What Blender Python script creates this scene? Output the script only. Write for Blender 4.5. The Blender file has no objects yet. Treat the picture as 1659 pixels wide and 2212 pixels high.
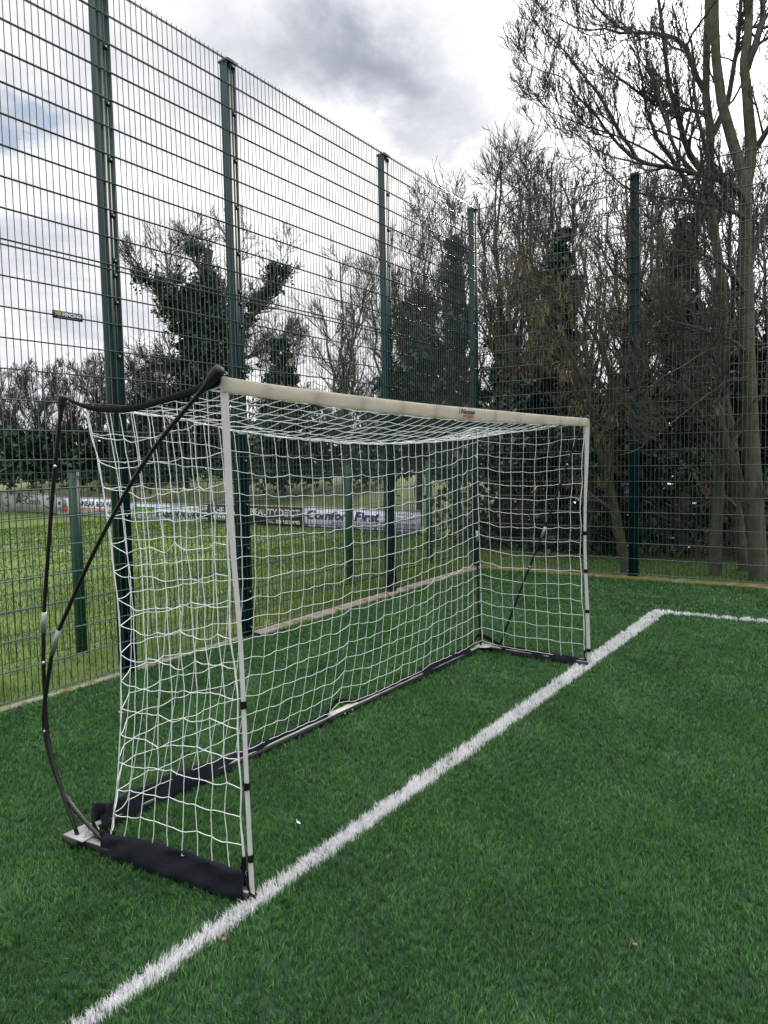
import bpy, math, random
import numpy as np
from mathutils import Matrix, Vector

# ------------------------------------------------------------------ scene, camera, sky, sun, exposure
sc = bpy.context.scene
COL = sc.collection
rng = np.random.default_rng(11)
W, H, FP = 1659.0, 2212.0, 1609.82           # measuring frame of the photograph and focal length in it
CAM = np.array([9.799, 4.759, 1.631])
CR = np.array([-0.5461, 0.8375, -0.0194]); CU = np.array([-0.0717, -0.0237, 0.9971]); CF = np.array([-0.8346, -0.5460, -0.0730])
CR /= np.linalg.norm(CR); CF -= CR * CF.dot(CR); CF /= np.linalg.norm(CF); CU = np.cross(CR, CF); CU *= -1 if CU[2] < 0 else 1

cam = bpy.data.cameras.new('camera'); camo = bpy.data.objects.new('camera', cam); COL.objects.link(camo)
cam.sensor_fit = 'VERTICAL'; cam.sensor_height = 24.0; cam.lens = 24.0 * FP / H
cam.clip_start = 0.05; cam.clip_end = 2000
m = Matrix.Identity(4)
for i in range(3):
    m[i][0] = CR[i]; m[i][1] = CU[i]; m[i][2] = -CF[i]; m[i][3] = CAM[i]
camo.matrix_world = m
sc.camera = camo

def ray(px, py):
    return CF + CR * (px - W / 2) / FP - CU * (py - H / 2) / FP
def at(px, py, d):
    """a point seen at px,py standing d metres away over the ground"""
    r = ray(px, py); return CAM + r * (d / math.hypot(r[0], r[1]))
def ground(px, py, z=0.0):
    r = ray(px, py); return CAM + r * ((z - CAM[2]) / r[2])

SUN = ray(1622, -45); SUN = SUN / np.linalg.norm(SUN)
SUN_EL = math.asin(SUN[2]); SUN_AZ = math.atan2(SUN[0], SUN[1])
sl = bpy.data.lights.new('sun', 'SUN'); sl.energy = 2.6; sl.angle = math.radians(10); sl.color = (1.0, 0.95, 0.87)
so = bpy.data.objects.new('sun', sl); COL.objects.link(so)
so.rotation_euler = Vector(SUN).to_track_quat('Z', 'Y').to_euler()

sc.view_settings.view_transform = 'Standard'; sc.view_settings.look = 'None'
sc.view_settings.exposure = 0.35; sc.view_settings.gamma = 1.0
sc.view_settings.use_curve_mapping = False

class NT:
    """tiny node-tree writer"""
    def __init__(s, tree): s.t = tree; tree.nodes.clear()
    def n(s, typ, **kw):
        nd = s.t.nodes.new(typ)
        for k, v in kw.items(): setattr(nd, k, v)
        return nd
    def put(s, sock, v):
        if isinstance(v, bpy.types.NodeSocket): s.t.links.new(v, sock)
        elif isinstance(v, (tuple, list)) and len(v) == 3 and sock.type == 'RGBA': sock.default_value = (*v, 1)
        else: sock.default_value = v
    def m(s, op, a, b=0.0, c=None, clamp=False):
        nd = s.n('ShaderNodeMath', operation=op, use_clamp=clamp)
        s.put(nd.inputs[0], a); s.put(nd.inputs[1], b)
        if c is not None: s.put(nd.inputs[2], c)
        return nd.outputs[0]
    def v(s, op, a, b=(0, 0, 0), out=0):
        nd = s.n('ShaderNodeVectorMath', operation=op)
        s.put(nd.inputs[0], a)
        if op == 'SCALE': s.put(nd.inputs[3], b)
        else: s.put(nd.inputs[1], b)
        return nd.outputs['Value'] if op in ('DOT_PRODUCT', 'LENGTH') else nd.outputs[0]
    def noise(s, vec, scale, detail=4, rough=.5, dist=0.0, col=False):
        nd = s.n('ShaderNodeTexNoise'); s.put(nd.inputs['Vector'], vec)
        nd.inputs['Scale'].default_value = scale; nd.inputs['Detail'].default_value = detail
        nd.inputs['Roughness'].default_value = rough; nd.inputs['Distortion'].default_value = dist
        return nd.outputs['Color' if col else 'Fac']
    def ramp(s, f, stops, interp='LINEAR'):
        nd = s.n('ShaderNodeValToRGB'); nd.color_ramp.interpolation = interp
        el = nd.color_ramp.elements
        while len(el) < len(stops): el.new(.5)
        for e, (p, c) in zip(el, stops):
            e.position = p; e.color = (*c, 1) if isinstance(c, tuple) else (c, c, c, 1)
        s.put(nd.inputs[0], f); return nd.outputs[0]
    def mix(s, f, a, b, typ='MIX'):
        nd = s.n('ShaderNodeMix', data_type='RGBA', blend_type=typ)
        s.put(nd.inputs[0], f); s.put(nd.inputs[6], a); s.put(nd.inputs[7], b); return nd.outputs[2]
    def smooth(s, x, a, b, lo=0.0, hi=1.0):
        nd = s.n('ShaderNodeMapRange', interpolation_type='SMOOTHSTEP')
        s.put(nd.inputs[0], x); nd.inputs[1].default_value = a; nd.inputs[2].default_value = b
        nd.inputs[3].default_value = lo; nd.inputs[4].default_value = hi; return nd.outputs[0]

world = bpy.data.worlds.new('World'); sc.world = world; world.use_nodes = True
def build_sky():
    k = NT(world.node_tree)
    tc = k.n('ShaderNodeTexCoord'); d0 = tc.outputs['Generated']
    sky = k.n('ShaderNodeTexSky', sky_type='NISHITA', sun_disc=False, sun_elevation=SUN_EL, sun_rotation=SUN_AZ)
    sky.air_density = 1.0; sky.dust_density = 1.5
    sp = k.n('ShaderNodeSeparateXYZ'); k.put(sp.inputs[0], d0); z = sp.outputs[2]
    # clouds lie on a flat layer overhead, so they crowd together towards the horizon
    inv = k.m('DIVIDE', 1.0, k.m('ADD', k.m('MAXIMUM', z, 0.0), 0.22))
    cp = k.v('SCALE', d0, inv)
    big = k.noise(cp, 1.15, 7, .56, .35)
    fine = k.noise(cp, 3.6, 8, .6, .5)
    den = k.m('ADD', k.m('MULTIPLY', big, .62), k.m('MULTIPLY', fine, .38))
    warp = k.v('SCALE', k.v('SUBTRACT', k.noise(cp, 2.6, 6, .6, .2, col=True), (.5, .5, .5)), .30)
    d = k.v('ADD', d0, warp)
    def blob(px, py, sx, sy, rot=0.0):
        c = ray(px, py); c = c / np.linalg.norm(c)
        rr = CR * math.cos(rot) - CU * math.sin(rot); uu = CR * math.sin(rot) + CU * math.cos(rot)
        e = k.v('SUBTRACT', d, tuple(c))
        a = k.m('DIVIDE', k.v('DOT_PRODUCT', e, tuple(rr)), sx / FP)
        b = k.m('DIVIDE', k.v('DOT_PRODUCT', e, tuple(uu)), sy / FP)
        q = k.m('ADD', k.m('MULTIPLY', a, a), k.m('MULTIPLY', b, b))
        return k.m('EXPONENT', k.m('MULTIPLY', q, -1.0))
    thin = k.smooth(den, .40, .62)
    lum = k.m('ADD', k.m('MULTIPLY', thin, .28), .78)
    sd = k.m('MAXIMUM', k.v('DOT_PRODUCT', d0, tuple(SUN)), 0.0)
    lum = k.m('ADD', lum, k.m('MULTIPLY', k.m('POWER', sd, 6.0), .45))
    lum = k.m('ADD', lum, k.m('MULTIPLY', k.m('POWER', sd, 90.0), 2.2))
    for (bx, by, sx, sy, ro, am) in [(700, 165, 300, 110, .25, -.36), (860, 190, 150, 70, .15, -.30), (1010, 290, 170, 40, -.15, -.24),
                                     (1070, 90, 110, 75, .4, -.16), (60, 190, 170, 150, .3, -.12), (90, 560, 300, 110, 0, -.10), (420, 80, 220, 60, .2, -.08),
                                     (1010, 350, 200, 40, 0, .16), (330, 440, 260, 60, .1, .16), (90, 430, 160, 60, .1, .16), (650, 330, 200, 80, .3, .12),
                                     (250, 730, 500, 60, 0, .12)]:
        lum = k.m('ADD', lum, k.m('MULTIPLY', blob(bx, by, sx, sy, ro), am))
    lum = k.m('MAXIMUM', lum, .16)
    # overcast sky brightest overhead; brightness added above and behind the view to light turf
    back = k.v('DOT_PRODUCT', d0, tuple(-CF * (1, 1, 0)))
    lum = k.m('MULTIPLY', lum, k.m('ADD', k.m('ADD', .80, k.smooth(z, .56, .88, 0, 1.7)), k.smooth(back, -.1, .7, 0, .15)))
    cool = k.mix(k.smooth(lum, .35, 1.0), (.86, .92, 1.06), (1.0, .995, .985))
    cloud = k.v('SCALE', cool, k.m('MULTIPLY', lum, 10.0))
    gap = k.m('MULTIPLY', k.m('ADD', k.m('ADD', blob(110, 250, 110, 36, .45), blob(390, 365, 90, 26, .1)), blob(60, 210, 60, 24, .3)), k.smooth(fine, .40, .60))
    gap = k.m('MINIMUM', k.m('MULTIPLY', gap, .75), .7)
    blue = k.v('SCALE', sky.outputs[0], 1.0)
    up = k.mix(gap, cloud, blue)
    col = k.mix(k.smooth(z, -.02, .01), (1.6, 1.7, 1.6), up)
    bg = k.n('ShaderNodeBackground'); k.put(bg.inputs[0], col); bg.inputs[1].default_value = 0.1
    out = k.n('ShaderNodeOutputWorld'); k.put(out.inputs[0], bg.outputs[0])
build_sky()

# ------------------------------------------------------------------ object helpers
def link(o, parent=None):
    COL.objects.link(o)
    if parent is not None: o.parent = parent
    return o
def tag(o, label=None, cat=None, group=None, kind=None):
    for k_, v_ in (('label', label), ('category', cat), ('group', group), ('kind', kind)):
        if v_: o[k_] = v_
    return o
def thing(name, label, cat, loc=(0, 0, 0), group=None):
    o = bpy.data.objects.new(name, None); o.empty_display_size = .2; o.location = loc
    return tag(link(o), label, cat, group)

class MB:
    """collects geometry and builds ONE mesh object"""
    def __init__(s): s.v = []; s.f = []; s.mi = []; s.n = 0; s.at = []
    def add(s, v, f, mi=0, att=None):
        v = np.asarray(v, float).reshape(-1, 3); f = np.asarray(f, np.int64)
        s.v.append(v); s.f.append(f + s.n); s.mi.append(np.full(len(f), mi)); s.n += len(v)
        s.at.append(np.zeros(len(v)) if att is None else att)
        return s
    def box(s, lo, hi, mi=0):
        x0, y0, z0 = lo; x1, y1, z1 = hi
        v = [(x0, y0, z0), (x1, y0, z0), (x1, y1, z0), (x0, y1, z0), (x0, y0, z1), (x1, y0, z1), (x1, y1, z1), (x0, y1, z1)]
        return s.add(v, [(0, 3, 2, 1), (4, 5, 6, 7), (0, 1, 5, 4), (1, 2, 6, 5), (2, 3, 7, 6), (3, 0, 4, 7)], mi)
    def obox(s, o, ax, ay, az, mi=0):
        o, ax, ay, az = (np.asarray(q, float) for q in (o, ax, ay, az))
        v = [o, o + ax, o + ax + ay, o + ay, o + az, o + ax + az, o + ax + ay + az, o + ay + az]
        return s.add(v, [(0, 3, 2, 1), (4, 5, 6, 7), (0, 1, 5, 4), (1, 2, 6, 5), (2, 3, 7, 6), (3, 0, 4, 7)], mi)
    def tubes(s, P, R, k=4, mi=0, flat=None):
        """P (N,n,3), R (N,n): N open tubes"""
        P = np.asarray(P, float); R = np.broadcast_to(np.asarray(R, float), P.shape[:2])
        N, n, _ = P.shape
        T = np.gradient(P, axis=1); T /= np.linalg.norm(T, axis=2, keepdims=True) + 1e-9
        M_ = np.abs(T.mean(1)); ref = np.zeros((N, 1, 3))
        ref[np.arange(N), 0, np.argmin(M_, axis=1)] = 1
        A = np.cross(T, ref); A /= np.linalg.norm(A, axis=2, keepdims=True) + 1e-9
        B = np.cross(T, A)
        th = np.arange(k) * 2 * np.pi / k + .4
        V = P[:, :, None] + R[:, :, None, None] * (A[:, :, None] * np.cos(th)[:, None] + B[:, :, None] * np.sin(th)[:, None])
        i = np.arange(N)[:, None, None] * n * k; j = np.arange(n - 1)[None, :, None] * k; q = np.arange(k)[None, None]; q2 = (q + 1) % k
        F = np.stack([i + j + q, i + j + q2, i + j + k + q2, i + j + k + q], -1).reshape(-1, 4)
        return s.add(V.reshape(-1, 3), F, mi)
    def tube(s, pts, r, k=8, mi=0, cap=True):
        pts = np.asarray(pts, float); s.tubes(pts[None], np.broadcast_to(np.asarray(r, float), (1, len(pts))), k, mi)
        if cap:
            v = s.v[-1]; b = s.n - len(v); n = len(pts)
            s.f.append(np.array([list(range(b + k - 1, b - 1, -1))])); s.mi.append(np.array([mi]))
            e = b + (n - 1) * k
            s.f.append(np.array([list(range(e, e + k))])); s.mi.append(np.array([mi]))
        return s
    def prism(s, poly, z0, z1, mi=0):
        n = len(poly); v = [(x, y, z0) for x, y in poly] + [(x, y, z1) for x, y in poly]
        s.add(v, [(i, (i + 1) % n, n + (i + 1) % n, n + i) for i in range(n)], mi)
        b = s.n - 2 * n
        s.f += [np.array([list(range(b + n - 1, b - 1, -1))]), np.array([list(range(b + n, b + 2 * n))])]; s.mi += [np.array([mi])] * 2
        return s
    def build(s, name, mats, parent=None, smooth=False, att=False):
        me = bpy.data.meshes.new(name)
        V = np.concatenate(s.v).astype(np.float32)
        if parent is not None: V = V - np.array(root_loc(parent), np.float32)
        me.vertices.add(len(V)); me.vertices.foreach_set('co', V.ravel())
        tot = np.concatenate([np.full(len(f), f.shape[1]) for f in s.f]); idx = np.concatenate([f.ravel() for f in s.f])
        me.loops.add(len(idx)); me.loops.foreach_set('vertex_index', idx.astype(np.int32))
        me.polygons.add(len(tot)); st = np.concatenate([[0], np.cumsum(tot)[:-1]])
        me.polygons.foreach_set('loop_start', st.astype(np.int32)); me.polygons.foreach_set('loop_total', tot.astype(np.int32))
        me.polygons.foreach_set('material_index', np.concatenate(s.mi).astype(np.int32))
        if smooth: me.polygons.foreach_set('use_smooth', np.ones(len(tot), bool))
        if att:
            a = me.attributes.new('tint', 'FLOAT', 'POINT'); a.data.foreach_set('value', np.concatenate(s.at).astype(np.float32))
        for q in (mats if isinstance(mats, (list, tuple)) else [mats]): me.materials.append(q)
        me.update(calc_edges=True); me.validate()
        return link(bpy.data.objects.new(name, me), parent)
def root_loc(o):
    p = np.zeros(3)
    while o is not None: p = p + np.array(o.location); o = o.parent
    return p
def spline(pts, n=24):
    """smooth curve through points"""
    p = np.asarray(pts, float); t = np.concatenate([[0], np.cumsum(np.linalg.norm(np.diff(p, axis=0), axis=1))])
    mt = np.gradient(p, t, axis=0) if len(p) > 2 else np.repeat((p[1:] - p[:1]) / t[-1], 2, 0)
    u = np.linspace(0, t[-1], n); i = np.clip(np.searchsorted(t, u, 'right') - 1, 0, len(p) - 2)
    h = (t[i + 1] - t[i])[:, None]; x = ((u - t[i]) / h[:, 0])[:, None]
    return ((2 * x**3 - 3 * x**2 + 1) * p[i] + (x**3 - 2 * x**2 + x) * h * mt[i] + (-2 * x**3 + 3 * x**2) * p[i + 1] + (x**3 - x**2) * h * mt[i + 1])

# ------------------------------------------------------------------ materials
MATS = {}
def mat(name, col, rough=.6, metal=0.0, spec=.5, var=0.0, vscale=8, bump=0.0, bscale=40, trans=0.0, col2=None, thr=(.42, .62), coord='Object'):
    if name in MATS: return MATS[name]
    M = bpy.data.materials.new(name); M.use_nodes = True; k = NT(M.node_tree)
    out = k.n('ShaderNodeOutputMaterial'); b = k.n('ShaderNodeBsdfPrincipled')
    tc = k.n('ShaderNodeTexCoord').outputs[coord]
    c = col
    if col2 is not None:
        c = k.mix(k.smooth(k.noise(tc, vscale, 6, .6), thr[0], thr[1]), col, col2)
    if var:
        nz = k.noise(tc, vscale * 1.7, 5, .6)
        f = k.m('ADD', k.m('MULTIPLY', nz, 2 * var), 1 - var)
        if isinstance(c, tuple):
            rgb = k.n('ShaderNodeRGB'); rgb.outputs[0].default_value = (*c, 1); c = rgb.outputs[0]
        c = k.v('SCALE', c, f)
    k.put(b.inputs['Base Color'], c)
    b.inputs['Roughness'].default_value = rough; b.inputs['Metallic'].default_value = metal
    b.inputs['Specular IOR Level'].default_value = spec
    if bump:
        bp = k.n('ShaderNodeBump'); bp.inputs['Strength'].default_value = bump; bp.inputs['Distance'].default_value = .01
        k.put(bp.inputs['Height'], k.noise(tc, bscale, 5, .6)); k.put(b.inputs['Normal'], bp.outputs[0])
    sh = b.outputs[0]
    if trans:
        t = k.n('ShaderNodeBsdfTranslucent'); k.put(t.inputs[0], c)
        mx = k.n('ShaderNodeMixShader'); mx.inputs[0].default_value = trans
        k.put(mx.inputs[1], sh); k.put(mx.inputs[2], t.outputs[0]); sh = mx.outputs[0]
    k.put(out.inputs[0], sh); MATS[name] = M; return M
def mat_tint(name, stops, rough=.5, trans=.25, spec=.4, big=0.0):
    M = bpy.data.materials.new(name); M.use_nodes = True; k = NT(M.node_tree)
    out = k.n('ShaderNodeOutputMaterial'); b = k.n('ShaderNodeBsdfPrincipled')
    a = k.n('ShaderNodeAttribute', attribute_name='tint').outputs['Fac']
    c = k.ramp(a, stops)
    if big:
        tc = k.n('ShaderNodeTexCoord').outputs['Object']
        c = k.v('SCALE', c, k.m('ADD', k.m('MULTIPLY', k.noise(tc, 1.1, 4, .6), 2 * big), 1 - big))
    k.put(b.inputs['Base Color'], c); b.inputs['Roughness'].default_value = rough; b.inputs['Specular IOR Level'].default_value = spec
    t = k.n('ShaderNodeBsdfTranslucent'); k.put(t.inputs[0], c)
    mx = k.n('ShaderNodeMixShader'); mx.inputs[0].default_value = trans
    k.put(mx.inputs[1], b.outputs[0]); k.put(mx.inputs[2], t.outputs[0]); k.put(out.inputs[0], mx.outputs[0])
    return M

M_FENCE = mat('fence_green', (.003, .022, .026), .48, spec=.2, var=.15, vscale=3)
M_FENCE2 = mat('low_fence_green', (.005, .048, .028), .5, var=.15, vscale=3)
M_RAIL = mat('fence_wire', (.012, .046, .042), .22, spec=1.0)
M_BOLT = mat('zinc_bolt', (.55, .56, .56), .35, metal=.8)
M_MOSSCAP = mat('mossy_cap', (.05, .075, .045), .8, var=.3, vscale=30)
M_NYLON = mat('black_nylon', (.006, .008, .013), .6, spec=.15, var=.2, vscale=12, bump=.6, bscale=22)
M_WEB = mat('black_webbing', (.005, .005, .006), .9, spec=.2, bump=.4, bscale=200)
M_RUBBER = mat('black_rubber', (.008, .008, .009), .55, spec=.4)
M_POLE = mat('black_fibreglass', (.006, .006, .007), .30, spec=.4)
M_FERR = mat('grey_ferrule', (.26, .32, .30), .35, metal=.6)
M_STEEL = mat('grey_steel', (.40, .39, .38), .5, metal=.25, var=.15, vscale=20)
M_CREAM = mat('cream_steel', (.62, .60, .54), .5, var=.1, vscale=20)
M_BLACKBAR = mat('black_bar', (.012, .012, .014), .5)
M_NET = mat('net_cord', (.82, .85, .86), .75, var=.06, vscale=60, trans=.2)
M_SLEEVE = mat('white_fabric', (.68, .68, .69), .75, var=.07, vscale=14, bump=.55, bscale=16, trans=.45)
M_BAND = mat('cream_fabric', (.66, .63, .56), .75, var=.08, vscale=9, bump=.6, bscale=14, trans=.62)
M_CONC = mat('concrete', (.28, .25, .22), .9, var=.25, vscale=9, bump=.5, bscale=50, col2=(.14, .13, .035), thr=(.48, .60))
M_CONC2 = mat('mossy_concrete', (.22, .20, .16), .9, var=.3, vscale=7, bump=.5, bscale=50, col2=(.13, .125, .025), thr=(.38, .52))
M_BARK = mat('bark', (.075, .070, .057), .9, var=.45, vscale=14, bump=.9, bscale=30, col2=(.07, .085, .03), thr=(.50, .66))
M_ASH = mat('ash_bark', (.080, .076, .060), .9, var=.5, vscale=8, bump=.9, bscale=22, col2=(.045, .055, .022), thr=(.46, .60))
M_TWIG = mat('twig', (.055, .051, .044), .85, var=.3, vscale=5)
M_HAZEL = mat('hazel_twig', (.070, .062, .051), .85, var=.3, vscale=5)
M_IVY = mat_tint('ivy_leaf', [(0, (.007, .018, .012)), (.6, (.020, .046, .024)), (1, (.055, .090, .045))], .36, .15, .5)
M_CATKIN = mat_tint('catkin', [(0, (.10, .085, .05)), (1, (.30, .25, .14))], .8, .3)
M_KEYS = mat_tint('ash_keys', [(0, (.05, .04, .03)), (1, (.12, .095, .06))], .8, .2)
M_LEAFLITTER = mat('leaf_litter', (.10, .085, .06), .95, var=.4, vscale=4, bump=.6, bscale=20, col2=(.035, .075, .025), thr=(.45, .6))
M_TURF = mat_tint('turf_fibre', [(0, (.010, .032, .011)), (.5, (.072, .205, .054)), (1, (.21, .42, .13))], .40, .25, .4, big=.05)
M_TURFW = mat_tint('white_fibre', [(0, (.62, .62, .66)), (1, (.92, .92, .94))], .5, .25, .4)
M_LAWN = mat_tint('field_grass', [(0, (.050, .10, .020)), (.5, (.125, .215, .036)), (1, (.24, .29, .085))], .55, .3, .3, big=.2)
M_INFILL = mat('turf_backing', (.010, .040, .018), .9, var=.3, vscale=30)

def field_material():
    M = bpy.data.materials.new('football_field'); M.use_nodes = True; k = NT(M.node_tree)
    out = k.n('ShaderNodeOutputMaterial'); b = k.n('ShaderNodeBsdfPrincipled'); b.inputs['Roughness'].default_value = .9
    tc = k.n('ShaderNodeTexCoord').outputs['Object']
    c = k.mix(k.smooth(k.noise(tc, .9, 6, .6), .35, .65), (.085, .150, .028), (.150, .205, .045))
    c = k.mix(k.smooth(k.noise(tc, 6, 5, .65), .45, .7), c, (.17, .19, .06))
    sp = k.n('ShaderNodeSeparateXYZ'); k.put(sp.inputs[0], tc); x, y = sp.outputs[0], sp.outputs[1]
    wob = k.m('MULTIPLY', k.m('SUBTRACT', k.noise(tc, 1.3, 3), .5), .8)
    mud = k.m('ABSOLUTE', k.m('ADD', k.m('ADD', y, 4.2), wob))
    mudm = k.m('MULTIPLY', k.smooth(mud, .30, .05), k.smooth(k.noise(tc, 2.2, 5, .7), .42, .60))
    c = k.mix(mudm, c, (.16, .13, .10))
    lx = k.smooth(k.m('ABSOLUTE', k.m('SUBTRACT', x, 1.35)), .07, .03)
    ln = k.m('MULTIPLY', k.m('MULTIPLY', lx, k.smooth(k.noise(tc, 5, 4, .7), .40, .60)), .55)
    ly = k.smooth(k.m('ABSOLUTE', k.m('ADD', y, 4.05)), .07, .03)
    ln2 = k.m('MULTIPLY', k.m('MULTIPLY', ly, k.smooth(k.noise(tc, 4, 4, .7), .45, .62)), .5)
    c = k.mix(k.m('MAXIMUM', ln, ln2), c, (.45, .47, .42))
    k.put(b.inputs['Base Color'], c)
    bp = k.n('ShaderNodeBump'); bp.inputs['Strength'].default_value = .8; bp.inputs['Distance'].default_value = .04
    k.put(bp.inputs['Height'], k.noise(tc, 30, 4, .7)); k.put(b.inputs['Normal'], bp.outputs[0])
    k.put(out.inputs[0], b.outputs[0]); return M

# ------------------------------------------------------------------ ground
def sheet(name, poly, z, m_, kind='structure'):
    o = MB().add([(x, y, z) for x, y in poly], [list(range(len(poly)))]).build(name, m_)
    return tag(o, kind=kind)
g = sheet('ground', [(-300, -300), (300, -300), (300, 300), (-300, 300)], -.06, M_LEAFLITTER)
sheet('football_field', [(-5.2, -60), (60, -60), (60, -.11), (-5.2, -.11)], -.03, field_material())
sheet('verge', [(-2.1, -.11), (-.11, -.11), (-.11, 14), (-1.2, 14)], -.03, mat('verge_grass', (.060, .125, .038), .9, var=.4, vscale=6, bump=.8, bscale=40, col2=(.10, .085, .05), thr=(.60, .72)))
sheet('artificial_turf', [(.04, -.02), (16, -.02), (16, 12), (.04, 12)], 0.0, M_INFILL)
bk = MB(); nx, ny = 10, 60
gx = np.linspace(-5.2, -16, nx); gy = np.linspace(-60, -2.2, ny); A_, B_ = np.meshgrid(gx, gy, indexing='ij')
hz = .95 * np.clip((-5.2 - A_) / 5.0, 0, 1)**.9 + rng.normal(0, .03, A_.shape); hz[0] = -.05; hz *= np.clip((-2.2 - B_) / 2.0, 0.0, 1)
idx = np.arange(nx * ny).reshape(nx, ny)
bk.add(np.stack([A_, B_, hz - .03], -1).reshape(-1, 3), np.stack([idx[:-1, :-1], idx[:-1, 1:], idx[1:, 1:], idx[1:, :-1]], -1).reshape(-1, 4))
tag(bk.build('grass_bank', mat('bank_grass', (.10, .135, .045), .95, var=.35, vscale=2, bump=.8, bscale=20, col2=(.13, .12, .06), thr=(.5, .65)), smooth=True), kind='structure')

def kerb(name, segs, m_):
    mb = MB()
    for lo, hi in segs: mb.box(lo, hi)
    return tag(mb.build(name, m_), kind='structure')
def rough_strip(name, along, lo, hi, a, b, ztop, m_, amp):
    """concrete edging with a worn, uneven face towards the turf"""
    n = int(abs(b - a) / .04); t = np.linspace(a, b, n)
    e = hi + np.convolve(rng.normal(0, amp, n + 8), np.ones(9) / 3, 'valid'); zz = ztop + np.convolve(rng.normal(0, .002, n + 8), np.ones(9) / 3, 'valid')
    rows = [(np.full(n, lo), np.full(n, -.05)), (np.full(n, lo), zz), (e - .012, zz), (e, zz - .012), (e + .004, np.full(n, -.05))]
    V = np.stack([np.stack([t, u, z] if along == 'x' else [u, t, z], -1) for u, z in rows], 0)
    i = np.arange(len(rows) * n).reshape(len(rows), n)
    F = np.stack([i[:-1, :-1], i[:-1, 1:], i[1:, 1:], i[1:, :-1]], -1).reshape(-1, 4)
    return tag(MB().add(V.reshape(-1, 3), F).build(name, m_), kind='structure')
rough_strip('kerb', 'x', -.13, .055, 0.05, 4.75, .026, M_CONC, .010)
rough_strip('kerb', 'x', -.10, -.02, 4.75, 9.0, .004, M_CONC, .005)
rough_strip('kerb', 'y', -.13, .08, -.13, 9.0, .024, M_CONC2, .012)

# ------------------------------------------------------------------ artificial turf: fibres
def blades(mb, P, h, w, lean, tint, rg):
    """P (N,3) roots; each blade is a bent tapering strip"""
    N = len(P); a = rg.uniform(0, 2 * np.pi, N)
    s = np.stack([np.cos(a), np.sin(a), np.zeros(N)], -1) * (w / 2)[:, None]
    up = np.stack([lean[:, 0], lean[:, 1], np.ones(N)], -1)
    mid = P + up * np.array([.45, .45, 1]) * (h * .55)[:, None]; tip = P + up * np.array([1.35, 1.35, 1]) * h[:, None]
    V = np.stack([P - s, P + s, mid + s * .75, mid - s * .75, tip], 1).reshape(-1, 3)
    i = np.arange(N) * 5
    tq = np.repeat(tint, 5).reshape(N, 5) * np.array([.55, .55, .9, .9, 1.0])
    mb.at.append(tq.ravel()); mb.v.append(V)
    mb.f.append(np.stack([i, i + 1, i + 2, i + 3], -1) + mb.n); mb.f.append(np.stack([i + 3, i + 2, i + 4], -1) + mb.n)
    mb.mi += [np.zeros(N), np.zeros(N)]; mb.n += 5 * N
def scatter(n, dmin, dmax, amax):
    """points around the camera, evenly spread over the ground"""
    a0 = math.atan2(CF[1], CF[0]); a = rng.uniform(a0 - amax, a0 + amax, n)
    d = np.sqrt(rng.uniform(dmin**2, dmax**2, n))
    return np.stack([CAM[0] + d * np.cos(a), CAM[1] + d * np.sin(a)], -1)
def vnoise(xy, s, seed):
    r = np.random.default_rng(seed); out = 0
    for o in range(3):
        for _ in range(3):
            kx, ky, ph = r.normal(0, s * 2**o), r.normal(0, s * 2**o), r.uniform(0, 7)
            out = out + np.sin(xy[:, 0] * kx + xy[:, 1] * ky + ph) / 2**o
    return out / 3
def line_mask(xy):
    x, y = xy[:, 0], xy[:, 1]
    e = vnoise(xy, 30, 5) * .006 + rng.normal(0, .006, len(x))
    left = 2.862 + .0095 * (7.9 - x); right = 2.930 + .0225 * (7.9 - x)
    a = (y > left + e) & (y < right + e) & (x > 1.96)
    b = (x > 1.945 + e - .03 * (y - 3)) & (x < 2.055 + e - .03 * (y - 3)) & (y > 2.92)
    return a | b
green, white = MB(), MB()
for (dmin, dmax, dens, w0, hh) in [(1.8, 3.6, 34000, .0025, .024), (3.6, 5.2, 20000, .0032, .025), (5.2, 7.6, 9000, .0048, .026), (7.6, 12.5, 3600, .0080, .027)]:
    amax = .66
    n = int(dens * amax * (dmax**2 - dmin**2)); nt = n // 4
    c = scatter(nt, dmin, dmax, amax)
    c = c[(c[:, 0] > .10) & (c[:, 1] > -.01) & ~((c[:, 1] < .055) & (c[:, 0] < 4.75)) & (c[:, 0] > .13)]
    l1 = np.stack([vnoise(c, 9, 1), vnoise(c, 9, 2)], -1) * .20 + rng.normal(0, .17, c.shape)
    tt = np.clip(.48 + .05 * vnoise(c, 1.6, 3) + .05 * vnoise(c, 14, 4) + rng.normal(0, .10, len(c)), 0, 1)
    xy = np.repeat(c, 4, 0) + rng.normal(0, .006, (len(c) * 4, 2)) * (1 + (dmin > 5))
    N = len(xy); lean = np.repeat(l1, 4, 0) + rng.normal(0, .17, (N, 2))
    tint = np.clip(np.repeat(tt, 4) + rng.normal(0, .24, N), 0, 1)
    h = hh * rng.uniform(.65, 1.25, N); w = w0 * rng.uniform(.7, 1.3, N)
    P = np.concatenate([xy, np.zeros((N, 1))], 1)
    wm = line_mask(xy) & (rng.random(N) < .97)
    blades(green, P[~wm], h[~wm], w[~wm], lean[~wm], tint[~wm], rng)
    q = np.flatnonzero(wm); q = np.concatenate([q, q])
    Pw = P[q] + np.concatenate([rng.normal(0, .008, (len(q), 2)), np.zeros((len(q), 1))], 1)
    blades(white, Pw, h[q] * 1.02, w[q] * 1.1, lean[q] * .9, np.clip(rng.normal(.75, .2, len(q)), 0, 1), rng)
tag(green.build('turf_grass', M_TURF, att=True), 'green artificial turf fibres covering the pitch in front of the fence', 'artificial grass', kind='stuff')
tag(white.build('white_line', M_TURFW, att=True), kind='structure')

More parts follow.
